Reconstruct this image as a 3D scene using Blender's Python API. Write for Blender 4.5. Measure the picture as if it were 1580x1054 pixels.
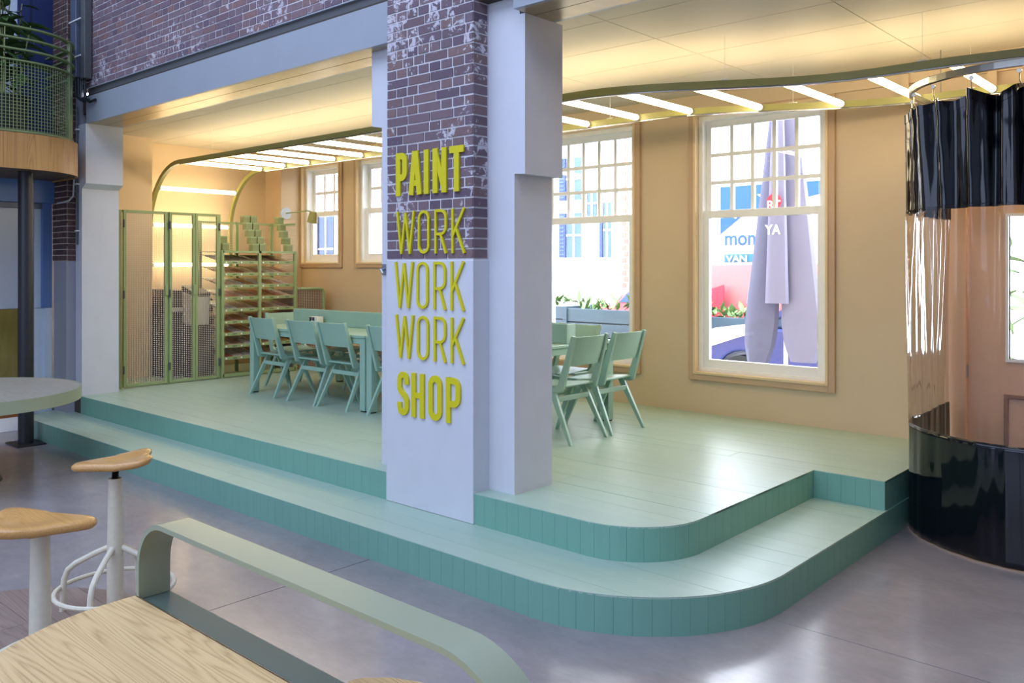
import bpy, math, random
import numpy as np
from mathutils import Vector

for o in list(bpy.data.objects):
    bpy.data.objects.remove(o)
SC = bpy.context.scene
COL = SC.collection
PI = math.pi

# ------------------------------------------------------------------ camera, world, lights, exposure
YAW = math.radians(41.938)
cam_data = bpy.data.cameras.new('camera')
cam_data.sensor_width = 36.0
cam_data.lens = 36.0 * 1326.8 / 1580.0
cam_data.shift_y = -(527.0 - 410.8) / 1580.0
cam_data.clip_start = 0.05
cam = bpy.data.objects.new('camera', cam_data)
cam.location = (0, 0, 1.75)
cam.rotation_euler = (PI / 2, 0, YAW)
COL.objects.link(cam)
SC.camera = cam

world = bpy.data.worlds.new('sky')
SC.world = world
world.use_nodes = True
bg = world.node_tree.nodes['Background']
bg.inputs['Color'].default_value = (0.86, 0.92, 1.0, 1)
bg.inputs['Strength'].default_value = 16.0

def area(name, loc, rot, sx, sy, power, color):
    d = bpy.data.lights.new(name, 'AREA')
    d.shape = 'RECTANGLE'
    d.size, d.size_y = sx, sy
    d.energy = power
    d.color = color
    o = bpy.data.objects.new(name, d)
    o.location = loc
    o.rotation_euler = rot
    COL.objects.link(o)
    return o

# daylight of the hall: added area lamps under the roof and behind the camera
area('hall_overhead_fill', (-3.5, -1.2, 7.3), (0, 0, 0), 11.0, 6.5, 800, (0.56, 0.69, 1.0))
area('hall_rear_fill', (-2.5, -6.8, 3.6), (math.radians(90), 0, 0), 9.0, 4.5, 290, (0.58, 0.71, 1.0))
TUBE_STRENGTH = 15.0
TUBE_COLOR = (1.0, 0.82, 0.52)

vs = SC.view_settings
vs.view_transform = 'Standard'
vs.look = 'None'
vs.exposure = 0.10
vs.gamma = 1.0
vs.use_curve_mapping = False
SC.cycles.max_bounces = 7
SC.cycles.transparent_max_bounces = 16
SC.cycles.use_adaptive_sampling = True
SC.cycles.adaptive_threshold = 0.03
SC.cycles.caustics_reflective = False
SC.cycles.caustics_refractive = False
SC.cycles.sample_clamp_indirect = 6.0

random.seed(7)
R_ = random.Random(11)

# ------------------------------------------------------------------ materials
def lin(c):
    out = []
    for v in c:
        v = v / 255.0
        out.append(v / 12.92 if v <= 0.04045 else ((v + 0.055) / 1.055) ** 2.4)
    return tuple(out) + (1.0,)

class NT:
    def __init__(self, name):
        self.m = bpy.data.materials.new(name)
        self.m.use_nodes = True
        self.t = self.m.node_tree
        self.p = self.t.nodes['Principled BSDF']
        self.out = self.t.nodes['Material Output']
    def n(self, typ, **kw):
        nd = self.t.nodes.new(typ)
        for k, v in kw.items():
            setattr(nd, k, v)
        return nd
    def l(self, a, b):
        self.t.links.new(a, b)
    def val(self, sock, v):
        if hasattr(v, 'is_linked') or hasattr(v, 'links'):
            self.l(v, sock)
        else:
            sock.default_value = v
    def math(self, op, a, b=0.0, c=None):
        nd = self.n('ShaderNodeMath', operation=op)
        self.val(nd.inputs[0], a)
        self.val(nd.inputs[1], b)
        if c is not None:
            self.val(nd.inputs[2], c)
        return nd.outputs[0]
    def mix(self, fac, a, b, blend='MIX'):
        nd = self.n('ShaderNodeMix', data_type='RGBA', blend_type=blend)
        self.val(nd.inputs[0], fac)
        self.val(nd.inputs[6], a)
        self.val(nd.inputs[7], b)
        return nd.outputs[2]
    def coord(self, which='Position', scale=(1, 1, 1)):
        if which == 'Position':
            s = self.n('ShaderNodeNewGeometry').outputs['Position']
        else:
            s = self.n('ShaderNodeTexCoord').outputs[which]
        mp = self.n('ShaderNodeMapping')
        mp.inputs['Scale'].default_value = scale
        self.l(s, mp.inputs[0])
        return mp.outputs[0]
    def noise(self, vec, scale, detail=4, rough=0.55, dist=0.0):
        nd = self.n('ShaderNodeTexNoise')
        self.l(vec, nd.inputs['Vector'])
        nd.inputs['Scale'].default_value = scale
        nd.inputs['Detail'].default_value = detail
        nd.inputs['Roughness'].default_value = rough
        nd.inputs['Distortion'].default_value = dist
        return nd.outputs[0]
    def ramp(self, fac, stops):
        nd = self.n('ShaderNodeValToRGB')
        cr = nd.color_ramp
        while len(cr.elements) < len(stops):
            cr.elements.new(0.5)
        for e, (pos, c) in zip(cr.elements, stops):
            e.position = pos
            e.color = c if len(c) == 4 else tuple(c) + (1,)
        self.l(fac, nd.inputs[0])
        return nd.outputs[0]
    def bump(self, h, strength=0.2, dist=0.01):
        nd = self.n('ShaderNodeBump')
        nd.inputs['Strength'].default_value = strength
        nd.inputs['Distance'].default_value = dist
        self.l(h, nd.inputs['Height'])
        self.l(nd.outputs[0], self.p.inputs['Normal'])

MAT = {}
def plain(key, rgb, rough=0.5, metal=0.0, var=0.06, scale=6.0, bump=0.0, coat=0.0, which='Position'):
    """painted or plain surface with slight procedural variation of tone"""
    t = NT(key)
    c = lin(rgb)
    v = t.coord(which)
    f = t.noise(v, scale, 5)
    lo = tuple(x * (1 - var) for x in c[:3]) + (1,)
    hi = tuple(min(1, x * (1 + var)) for x in c[:3]) + (1,)
    t.l(t.mix(f, lo, hi), t.p.inputs['Base Color'])
    t.p.inputs['Roughness'].default_value = rough
    t.p.inputs['Metallic'].default_value = metal
    if coat:
        t.p.inputs['Coat Weight'].default_value = coat
        t.p.inputs['Coat Roughness'].default_value = 0.12
    if bump:
        t.bump(t.noise(v, scale * 9, 3), bump, 0.004)
    MAT[key] = t.m
    return t.m

plain('white_paint', (208, 208, 212), 0.55, bump=0.08)
plain('grey_paint', (150, 150, 158), 0.55)
plain('peach_wall', (214, 189, 153), 0.6, var=0.05, scale=2.5, bump=0.05)
plain('ceiling_panel', (200, 190, 170), 0.6, var=0.03, which='Object')
plain('joint_dark', (70, 62, 52), 0.8)
plain('chair_green', (152, 184, 164), 0.38, coat=0.1)
plain('chair_dark', (40, 42, 40), 0.6)
plain('locker_green', (150, 168, 118), 0.42)
plain('track_olive', (150, 146, 84), 0.38)
plain('track_silver', (170, 168, 160), 0.25, metal=1.0)
plain('steel_grey', (156, 162, 168), 0.34, metal=0.0, var=0.08, scale=3)
plain('steel_dark', (84, 86, 86), 0.45)
plain('soffit_steel', (176, 160, 128), 0.28, metal=0.7, var=0.25, scale=9)
plain('black_steel', (34, 34, 38), 0.4)
plain('pipe_grey', (84, 92, 108), 0.4, metal=0.2)
plain('cable_black', (26, 28, 34), 0.5)
plain('conduit_light', (190, 190, 188), 0.4)
plain('letter_yellow', (214, 200, 16), 0.42)
plain('frame_white', (248, 247, 244), 0.45)
plain('wood_trim', (228, 200, 156), 0.45)
plain('brown_trim', (196, 164, 130), 0.5)
plain('stool_cream', (214, 204, 180), 0.42, var=0.12, scale=30)
plain('screw_black', (30, 28, 26), 0.35, metal=0.6)
plain('arch_green', (150, 156, 128), 0.3, coat=0.2)
plain('channel_green', (92, 108, 98), 0.28)
plain('blue_steel', (92, 122, 172), 0.42)
plain('navy_panel', (34, 48, 92), 0.4)
plain('pale_blue_panel', (196, 208, 220), 0.4)
plain('rail_green', (126, 140, 92), 0.45)
plain('pot_black', (22, 22, 26), 0.45)
plain('leaf_green', (66, 92, 46), 0.45, var=0.3, scale=20)
plain('stem_green', (150, 150, 96), 0.6, var=0.2)
plain('door_brown', (226, 186, 156), 0.5)
plain('machine_white', (214, 210, 204), 0.4)
plain('machine_dark', (84, 78, 82), 0.5)
plain('mesh_backing', (128, 96, 74), 0.6)
plain('paper_white', (232, 230, 226), 0.7)
plain('ink_black', (24, 24, 44), 0.5)
plain('metal_bracket', (160, 166, 176), 0.3, metal=0.8)
plain('asphalt', (150, 150, 152), 0.9)
plain('render_white', (236, 236, 232), 0.8)
plain('shutter_blue', (46, 60, 100), 0.6)
plain('window_blue', (60, 84, 120), 0.3)
plain('far_brick', (150, 92, 80), 0.8)
plain('planter_blue', (46, 66, 80), 0.6)
plain('parasol_grey', (88, 90, 116), 0.8, var=0.08)
plain('parasol_light', (112, 112, 136), 0.8, var=0.08)
plain('parasol_red', (196, 40, 60), 0.7)
plain('banner_white', (240, 240, 240), 0.7)
plain('banner_blue', (4, 66, 108), 0.7)
plain('banner_cyan', (30, 96, 116), 0.7)
plain('car_blue', (36, 52, 124), 0.25, coat=0.5)
plain('car_white', (236, 236, 240), 0.25, coat=0.5)
plain('car_red', (188, 100, 104), 0.3, coat=0.4)
plain('tyre', (26, 27, 32), 0.7)
plain('rim_silver', (180, 184, 190), 0.3, metal=0.6)
plain('outdoor_leaf', (88, 120, 60), 0.6, var=0.3, scale=15)
plain('pvc_black', (6, 8, 16), 0.08, var=0.3)
plain('hook_steel', (190, 180, 165), 0.25, metal=0.9)
plain('trim_brown_dark', (150, 112, 90), 0.5)
plain('card_holder', (226, 220, 206), 0.5)

def mk_floor_paint():
    t = NT('platform_paint_lit')
    c = lin((170, 191, 172))  # riser paint lightened: overhead light on the plank tops put into the colour
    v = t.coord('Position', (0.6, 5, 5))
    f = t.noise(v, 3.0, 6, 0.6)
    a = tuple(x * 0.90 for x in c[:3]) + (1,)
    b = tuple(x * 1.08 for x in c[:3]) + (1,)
    oi = t.n('ShaderNodeObjectInfo').outputs['Random']
    col = t.mix(f, a, b)
    col = t.mix(t.math('MULTIPLY', oi, 0.12), col, lin((136, 172, 158)))
    t.l(col, t.p.inputs['Base Color'])
    rg = t.noise(t.coord('Position', (1.2, 4, 4)), 4.0, 5)
    t.l(t.math('MULTIPLY_ADD', rg, 0.14, 0.30), t.p.inputs['Roughness'])
    MAT['platform_paint_lit'] = t.m
    t = NT('riser_paint')
    v = t.coord('Position', (4, 4, 0.8))
    f = t.noise(v, 4.0, 5)
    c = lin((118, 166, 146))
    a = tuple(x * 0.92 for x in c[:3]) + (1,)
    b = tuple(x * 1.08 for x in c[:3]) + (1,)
    t.l(t.mix(f, a, b), t.p.inputs['Base Color'])
    t.p.inputs['Roughness'].default_value = 0.4
    MAT['riser_paint'] = t.m
mk_floor_paint()

def mk_concrete():
    t = NT('polished_concrete')
    v = t.coord('Position')
    big = t.noise(v, 0.9, 5, 0.6, 0.6)
    fine = t.noise(v, 7.0, 8, 0.65)
    scratch = t.noise(t.coord('Position', (3.0, 9.0, 1)), 2.5, 6, 0.7, 1.0)
    c1 = t.ramp(big, [(0.3, lin((122, 114, 114))[:3]), (0.55, lin((150, 141, 138))[:3]), (0.75, lin((168, 156, 148))[:3])])
    c2 = t.mix(t.math('MULTIPLY', fine, 0.55), c1, lin((92, 88, 92)))
    c3 = t.mix(t.math('MULTIPLY', scratch, 0.40), c2, lin((176, 170, 170)))
    t.l(c3, t.p.inputs['Base Color'])
    t.l(t.math('MULTIPLY_ADD', fine, 0.18, 0.10), t.p.inputs['Roughness'])
    t.p.inputs['Specular IOR Level'].default_value = 0.5
    MAT['concrete'] = t.m
mk_concrete()

def mk_brick(key, base_cols, paint=0.0, bias=0.56):
    t = NT(key)
    rnd = t.n('ShaderNodeObjectInfo').outputs['Random']
    col = t.ramp(rnd, [(i / (len(base_cols) - 1), lin(c)[:3]) for i, c in enumerate(base_cols)])
    v = t.coord('Position')
    f = t.noise(v, 38, 5, 0.7)
    col = t.mix(t.math('MULTIPLY', f, 0.5), col, lin((70, 54, 58)))
    if paint:
        n1 = t.noise(v, 16, 6, 0.7, 0.8)
        n2 = t.noise(v, 2.6, 3, 0.5)
        s = t.math('ADD', n1, t.math('MULTIPLY', t.math('SUBTRACT', n2, 0.5), 0.7))
        msk = t.ramp(s, [(bias + 0.03, (0, 0, 0)), (bias + 0.07, (1, 1, 1))])
        sep = t.n('ShaderNodeSeparateColor')
        t.l(msk, sep.inputs[0])
        col = t.mix(t.math('MULTIPLY', sep.outputs[0], paint), col, lin((205, 200, 205)))
    t.l(col, t.p.inputs['Base Color'])
    t.p.inputs['Roughness'].default_value = 0.75
    t.bump(f, 0.5, 0.006)
    MAT[key] = t.m
mk_brick('brick_painted', [(112, 92, 104), (134, 112, 116), (100, 84, 100), (140, 112, 106), (120, 104, 116)], 0.85, 0.58)
mk_brick('brick_wall', [(124, 102, 112), (142, 118, 122), (112, 94, 108), (146, 112, 106), (132, 114, 124)], 0.8, 0.57)
mk_brick('brick_dark', [(84, 62, 56), (104, 76, 66), (72, 54, 52), (96, 66, 56)], 0.25, 0.64)
plain('mortar', (214, 208, 210), 0.85, var=0.12, scale=25, bump=0.4)
plain('mortar_dark', (196, 180, 168), 0.85, var=0.12, scale=25, bump=0.4)

def mk_wood(key, light, dark, axis='x', rough=0.45, amount=0.8, size=1.0, which='Object'):
    """plain-sawn wood: contour lines of a stretched noise give cathedral grain, fine noise gives pores"""
    t = NT(key)
    lo, hi = 0.40 / size, 6.0 / size
    sc = {'x': (lo, hi, hi), 'y': (hi, lo, hi), 'z': (hi, hi, lo)}[axis]
    v = t.coord(which, sc)
    rnd = t.n('ShaderNodeObjectInfo').outputs['Random']
    off = t.n('ShaderNodeVectorMath', operation='ADD')
    t.l(v, off.inputs[0])
    cb = t.n('ShaderNodeCombineXYZ')
    for k in range(3):
        t.l(t.math('MULTIPLY', rnd, 37.0), cb.inputs[k])
    t.l(cb.outputs[0], off.inputs[1])
    v = off.outputs[0]
    base = t.noise(v, 0.55, 2, 0.45, 0.35)
    rings = t.math('FRACT', t.math('MULTIPLY', base, 24.0))
    rings = t.math('POWER', t.math('ABSOLUTE', t.math('SUBTRACT', t.math('MULTIPLY', rings, 2.0), 1.0)), 2.2)
    mp = t.n('ShaderNodeMapping')
    mp.inputs['Scale'].default_value = {'x': (1.0, 6, 6), 'y': (6, 1.0, 6), 'z': (6, 6, 1.0)}[axis]
    t.l(v, mp.inputs[0])
    pores = t.noise(mp.outputs[0], 2.6, 4, 0.7)
    pr = t.math('MULTIPLY', t.math('SUBTRACT', pores, 0.38), 1.6)
    pr.node.use_clamp = True
    f = t.math('MULTIPLY', t.math('ADD', t.math('MULTIPLY', t.math('MULTIPLY', rings, pores), 0.85), t.math('MULTIPLY', pr, 0.42)), amount)
    f.node.use_clamp = True
    col = t.mix(f, lin(light), lin(dark))
    col = t.mix(t.math('MULTIPLY', t.noise(v, 0.3, 2), 0.22), col, lin(dark))
    col = t.mix(t.math('MULTIPLY', rnd, 0.14), col, lin(dark))
    t.l(col, t.p.inputs['Base Color'])
    t.p.inputs['Roughness'].default_value = rough
    t.bump(pores, 0.10, 0.002)
    MAT[key] = t.m
mk_wood('oak_top', (226, 194, 138), (142, 98, 50), 'x', 0.42, 0.9, 0.30)
mk_wood('oak_fascia', (204, 154, 92), (124, 80, 40), 'z', 0.4, 0.9, 0.7)
mk_wood('parquet', (156, 136, 124), (84, 70, 62), 'x', 0.4, 0.9, 0.6)
mk_wood('seat_wood', (214, 164, 96), (156, 104, 50), 'x', 0.2, 0.6, 0.35)
mk_wood('grey_wood', (168, 164, 150), (112, 108, 98), 'x', 0.4, 0.7, 0.8)
mk_wood('under_wood', (96, 74, 54), (60, 44, 32), 'x', 0.6, 0.7, 1.0)
mk_wood('counter_wood', (150, 96, 52), (96, 56, 28), 'y', 0.45, 0.8, 0.8)
def mk_emit():
    t = NT('tube_glow')
    em = t.n('ShaderNodeEmission')
    em.inputs[0].default_value = TUBE_COLOR + (1,)
    em.inputs[1].default_value = TUBE_STRENGTH
    t.l(em.outputs[0], t.out.inputs[0])
    MAT['tube_glow'] = t.m
mk_emit()

def mk_glass(key, tint=(1, 1, 1), refl=1.0, base=0.04, rough=0.0):
    """thin pane: clear transmission plus fresnel reflection"""
    t = NT(key)
    tr = t.n('ShaderNodeBsdfTransparent')
    tr.inputs[0].default_value = tuple(tint) + (1,)
    gl = t.n('ShaderNodeBsdfGlossy')
    gl.inputs['Roughness'].default_value = rough
    fr = t.n('ShaderNodeFresnel')
    fr.inputs[0].default_value = 1.45
    mx = t.n('ShaderNodeMixShader')
    t.l(t.math('MULTIPLY_ADD', fr.outputs[0], refl, base), mx.inputs[0])
    t.l(tr.outputs[0], mx.inputs[1])
    t.l(gl.outputs[0], mx.inputs[2])
    t.l(mx.outputs[0], t.out.inputs[0])
    MAT[key] = t.m
mk_glass('pane_glass', (0.97, 0.98, 1.0), 0.8, 0.0)
mk_glass('pvc_clear', (0.97, 0.94, 0.93), 0.55, 0.015, 0.04)

def mk_frost():
    t = NT('frosted_glass')
    t.p.inputs['Base Color'].default_value = lin((168, 178, 196))
    t.p.inputs['Roughness'].default_value = 0.25
    MAT['frosted'] = t.m
    t = NT('olive_glass')
    f = t.noise(t.coord('Position', (3, 3, 1)), 3.0, 3)
    t.l(t.mix(f, lin((96, 86, 40)), lin((140, 126, 66))), t.p.inputs['Base Color'])
    t.p.inputs['Roughness'].default_value = 0.08
    MAT['olive_glass'] = t.m
mk_frost()

def mk_perforated():
    """sheet of expanded metal: diamond holes about 2 cm apart"""
    t = NT('perforated_metal')
    g = t.n('ShaderNodeNewGeometry').outputs['Position']
    s = t.n('ShaderNodeSeparateXYZ')
    t.l(g, s.inputs[0])
    a = t.math('COSINE', t.math('MULTIPLY', t.math('ADD', s.outputs[0], s.outputs[1]), 2 * PI / 0.028))
    b = t.math('COSINE', t.math('MULTIPLY', s.outputs[2], 2 * PI / 0.022))
    hole = t.math('GREATER_THAN', t.math('ADD', a, b), -0.75)
    tr = t.n('ShaderNodeBsdfTransparent')
    mx = t.n('ShaderNodeMixShader')
    t.p.inputs['Base Color'].default_value = lin((214, 204, 190))
    t.p.inputs['Roughness'].default_value = 0.45
    t.l(hole, mx.inputs[0])
    t.l(t.p.outputs[0], mx.inputs[1])
    t.l(tr.outputs[0], mx.inputs[2])
    t.l(mx.outputs[0], t.out.inputs[0])
    MAT['perforated'] = t.m
mk_perforated()

def mk_sheet():
    """printed sheets: each sheet its own colour out of the row, blotchy print"""
    t = NT('printed_sheet')
    rnd = t.n('ShaderNodeObjectInfo').outputs['Random']
    cols = [(232, 178, 90), (240, 236, 232), (190, 104, 74), (226, 206, 180), (160, 84, 72), (238, 200, 120), (226, 230, 246), (210, 140, 116)]
    base = t.ramp(rnd, [(i / 7.0, lin(c)[:3]) for i, c in enumerate(cols)])
    f = t.noise(t.coord('Position'), 22, 4, 0.7)
    t.l(t.mix(t.ramp(f, [(0.45, (0, 0, 0)), (0.62, (0.7, 0.7, 0.7))]), base, lin((150, 104, 92))), t.p.inputs['Base Color'])
    t.p.inputs['Roughness'].default_value = 0.45
    MAT['sheet'] = t.m
mk_sheet()

# ------------------------------------------------------------------ mesh helpers
class MB:
    def __init__(self):
        self.v, self.f = [], []
    def add(self, vs_, fs_):
        b = len(self.v)
        self.v += [tuple(map(float, p)) for p in vs_]
        self.f += [tuple(i + b for i in f) for f in fs_]
        return self
    def box(self, x0, x1, y0, y1, z0, z1):
        return self.add([(x0, y0, z0), (x1, y0, z0), (x1, y1, z0), (x0, y1, z0), (x0, y0, z1), (x1, y0, z1), (x1, y1, z1), (x0, y1, z1)],
                        [(0, 3, 2, 1), (4, 5, 6, 7), (0, 1, 5, 4), (1, 2, 6, 5), (2, 3, 7, 6), (3, 0, 4, 7)])
    def prism(self, pts, axis, a, b):
        n = len(pts)
        def mk(p, h):
            return {'z': (p[0], p[1], h), 'y': (p[0], h, p[1]), 'x': (h, p[0], p[1])}[axis]
        ar = sum(pts[i][0] * pts[(i + 1) % n][1] - pts[(i + 1) % n][0] * pts[i][1] for i in range(n))
        if (ar > 0) == (axis == 'y'):
            pts = pts[::-1]
        vs_ = [mk(p, a) for p in pts] + [mk(p, b) for p in pts]
        fs_ = [tuple(range(n))[::-1], tuple(range(n, 2 * n))] + [(i, (i + 1) % n, n + (i + 1) % n, n + i) for i in range(n)]
        return self.add(vs_, fs_)
    def tube(self, path, r, n=10, closed=False):
        P_ = [Vector(p) for p in path]
        m = len(P_)
        rr = r if isinstance(r, (list, tuple)) else [r] * m
        ref = Vector((0, 0, 1))
        t0 = (P_[1] - P_[0]).normalized()
        if abs(t0.dot(ref)) > 0.9:
            ref = Vector((0, 1, 0))
        u = (ref - t0 * ref.dot(t0)).normalized()
        vs_ = []
        for i in range(m):
            if closed:
                t = (P_[(i + 1) % m] - P_[i - 1]).normalized()
            else:
                t = (P_[min(i + 1, m - 1)] - P_[max(i - 1, 0)]).normalized()
            u = (u - t * u.dot(t))
            u = u.normalized() if u.length > 1e-6 else t.orthogonal().normalized()
            w = t.cross(u)
            for k in range(n):
                a = 2 * PI * k / n
                vs_.append(P_[i] + (u * math.cos(a) + w * math.sin(a)) * rr[i])
        fs_ = []
        for i in range(m if closed else m - 1):
            j = (i + 1) % m
            for k in range(n):
                k2 = (k + 1) % n
                fs_.append((i * n + k, i * n + k2, j * n + k2, j * n + k))
        if not closed:
            fs_.append(tuple(range(n))[::-1])
            fs_.append(tuple((m - 1) * n + k for k in range(n)))
        return self.add(vs_, fs_)
    def lathe(self, prof, c, n=24):
        vs_, fs_ = [], []
        for (r, z) in prof:
            for k in range(n):
                a = 2 * PI * k / n
                vs_.append((c[0] + r * math.cos(a), c[1] + r * math.sin(a), c[2] + z))
        for i in range(len(prof) - 1):
            for k in range(n):
                k2 = (k + 1) % n
                fs_.append((i * n + k, i * n + k2, (i + 1) * n + k2, (i + 1) * n + k))
        fs_.append(tuple(range(n))[::-1])
        fs_.append(tuple((len(prof) - 1) * n + k for k in range(n)))
        return self.add(vs_, fs_)
    def bar(self, path, ups, sides, h, t):
        """rectangular section swept along path with given up and side vectors"""
        vs_, fs_ = [], []
        for p, u, s in zip(path, ups, sides):
            p, u, s = Vector(p), Vector(u), Vector(s)
            for a, b in ((-1, -1), (-1, 1), (1, 1), (1, -1)):
                vs_.append(p + u * (a * h / 2) + s * (b * t / 2))
        m = len(path)
        for i in range(m - 1):
            for k in range(4):
                k2 = (k + 1) % 4
                fs_.append((i * 4 + k, i * 4 + k2, i * 4 + 4 + k2, i * 4 + 4 + k))
        fs_.append((3, 2, 1, 0))
        fs_.append(tuple((m - 1) * 4 + k for k in range(4)))
        return self.add(vs_, fs_)
    def beam(self, a, b, w, d, up=(0, 0, 1)):
        """straight rectangular bar from a to b; w across, d along the up direction"""
        a, b = Vector(a), Vector(b)
        t = (b - a).normalized()
        u = Vector(up)
        u = (u - t * u.dot(t))
        u = u.normalized() if u.length > 1e-5 else t.orthogonal().normalized()
        s = t.cross(u)
        return self.bar([a, b], [u, u], [s, s], d, w)
    def build(self, name, m, parent=None, smooth=False, bevel=0.0, label=None, cat=None, group=None, kind=None, seg=2, origin=None, angle=35):
        me = bpy.data.meshes.new(name)
        A = np.array(self.v, dtype=float)
        base = np.zeros(3)
        if parent is not None:
            base = np.array(world_loc(parent))
        if origin is None:
            lo, hi = A.min(0), A.max(0)
            org = np.array([(lo[0] + hi[0]) / 2, (lo[1] + hi[1]) / 2, lo[2]])
        else:
            org = np.array(origin, dtype=float)
        me.from_pydata((A - org).tolist(), [], self.f)
        me.update()
        me.validate()
        if smooth:
            me.polygons.foreach_set('use_smooth', [True] * len(me.polygons))
            me.set_sharp_from_angle(angle=math.radians(angle))
        me.materials.append(MAT[m] if isinstance(m, str) else m)
        o = bpy.data.objects.new(name, me)
        COL.objects.link(o)
        o.location = tuple(org - base)
        if parent is not None:
            o.parent = parent
        if bevel:
            b = o.modifiers.new('bevel', 'BEVEL')
            b.width = bevel
            b.segments = seg
            b.limit_method = 'ANGLE'
            b.angle_limit = math.radians(40)
        tag(o, label, cat, group, kind)
        return o

def world_loc(o):
    p = Vector(o.location)
    q = o.parent
    while q is not None:
        p = p + Vector(q.location)
        q = q.parent
    return p

def tag(o, label=None, cat=None, group=None, kind=None):
    if label: o['label'] = label
    if cat: o['category'] = cat
    if group: o['group'] = group
    if kind: o['kind'] = kind
    return o

def thing(name, loc, label, cat, group=None, kind=None):
    o = bpy.data.objects.new(name, None)
    o.empty_display_size = 0.1
    COL.objects.link(o)
    o.location = loc
    return tag(o, label, cat, group, kind)

def inst(name, me, loc, parent=None, rot=None, scale=None):
    """one more object on shared mesh data; loc in world coordinates"""
    o = bpy.data.objects.new(name, me)
    COL.objects.link(o)
    b = world_loc(parent) if parent is not None else Vector((0, 0, 0))
    o.location = Vector(loc) - b
    if rot: o.rotation_euler = rot
    if scale: o.scale = scale
    if parent is not None: o.parent = parent
    return o

def mesh_only(mb, name, m, smooth=False):
    me = bpy.data.meshes.new(name)
    me.from_pydata(mb.v, [], mb.f)
    me.update()
    if smooth:
        me.polygons.foreach_set('use_smooth', [True] * len(me.polygons))
    me.materials.append(MAT[m])
    return me

def copy_tree(o, loc, rotz, label, group=None):
    c = o.copy()
    COL.objects.link(c)
    c.location = loc
    c.rotation_euler = (0, 0, rotz)
    c['label'] = label
    if group: c['group'] = group
    for ch in [x for x in bpy.data.objects if x.parent == o]:
        d = ch.copy()
        COL.objects.link(d)
        d.parent = c
        for g in [x for x in bpy.data.objects if x.parent == ch]:
            e = g.copy()
            COL.objects.link(e)
            e.parent = d
    return c

def arc(cx, cy, r, a0, a1, n):
    return [(cx + r * math.cos(math.radians(a0 + (a1 - a0) * i / n)), cy + r * math.sin(math.radians(a0 + (a1 - a0) * i / n))) for i in range(n + 1)]

RS = 0.187           # riser
PZ = 2 * RS          # platform height
CEIL = 3.355
YW = 7.2             # room face of the window wall

# ------------------------------------------------------------------ floor
MB().box(-10.4, 6.2, -7.2, 7.6, -0.30, -0.012).build('floor', 'joint_dark', label='grey polished concrete floor of the hall with saw-cut joints', cat='floor', kind='structure')
floor = bpy.data.objects['floor']
xs = [-10.4, -7.6, -4.062, -0.52, 3.0, 6.2]
ys = [-7.2, -3.6, 0.2, 4.032, 7.6]
for i in range(len(xs) - 1):
    for j in range(len(ys) - 1):
        g = 0.003
        MB().box(xs[i] + g, xs[i + 1] - g, ys[j] + g, ys[j + 1] - g, -0.10, 0.0).build('slab', 'concrete', floor)
# round parquet inlay beside the stools
pc, pr = (-4.35, 1.20), 0.87
inlay = thing('parquet_disc', (pc[0], pc[1], 0.0), 'round grey-brown parquet disc laid on the concrete under the stools', 'parquet', kind='structure')
yy = -pr
while yy < pr - 0.01:
    y0, y1 = yy, min(yy + 0.174, pr)
    pts = []
    for k in range(7):
        y = y0 + 0.001 + (y1 - y0 - 0.002) * k / 6
        pts.append((math.sqrt(max(0, pr * pr - y * y)), y))
    right = pts
    left = [(-p[0], p[1]) for p in pts[::-1]]
    off = R_.uniform(-0.35, 0.35)
    lim = min(abs(left[0][0]), abs(left[-1][0]), right[0][0], right[-1][0])
    def P3(l): return [(p[0] + pc[0], p[1] + pc[1]) for p in l]
    if lim > 0.45:
        MB().prism(P3([(off + 0.001, y0 + 0.001)] + right + [(off + 0.001, y1 - 0.001)]), 'z', 0.001, 0.006).build('plank', 'parquet', inlay)
        MB().prism(P3([(off - 0.001, y1 - 0.001)] + left + [(off - 0.001, y0 + 0.001)]), 'z', 0.001, 0.006).build('plank', 'parquet', inlay)
    else:
        MB().prism(P3(right + left), 'z', 0.001, 0.006).build('plank', 'parquet', inlay)
    yy += 0.174

# ------------------------------------------------------------------ stepped platform
UX, UR, UY = -2.366, 0.45, 3.72
LX, LR, LY = -1.89, 0.92, 3.248
NX, NY = -1.90, 5.68
def xr_up(y):
    if y >= NY: return NX
    if y < UY + UR: return UX - UR + math.sqrt(max(0, UR ** 2 - (UY + UR - y) ** 2))
    return UX
def xr_lo(y):
    if y < LY + LR: return LX - LR + math.sqrt(max(0, LR ** 2 - (LY + LR - y) ** 2))
    return LX
def xl_lo(y):
    q = min(1, max(0, (3.65 - y) / 0.402))
    return -9.40 - 0.55 * math.sqrt(max(0, 1 - q * q))
# core under the boards
core = MB()
e = 0.012
up_out = [(-10.95, UY + e), (UX - UR, UY + e)] + arc(UX - UR, UY + UR, UR - e, -90, 0, 16) + [(UX - e, NY + e), (NX - e, NY + e), (NX - e, YW), (-10.95, YW)]
lo_out = [(xl_lo(LY + e + 0.38 * k / 8) + e, LY + e + 0.38 * k / 8) for k in range(8, -1, -1)] + arc(LX - LR, LY + LR, LR - e, -90, 0, 20) + [(LX - e, YW), (-9.90, YW)]
core.prism(lo_out, 'z', 0.0, RS - e)
core.prism(up_out, 'z', 0.001, PZ - e)
platform = core.build('platform', 'joint_dark', label='green painted two-step plank platform with rounded corner', cat='platform', kind='structure')

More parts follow.
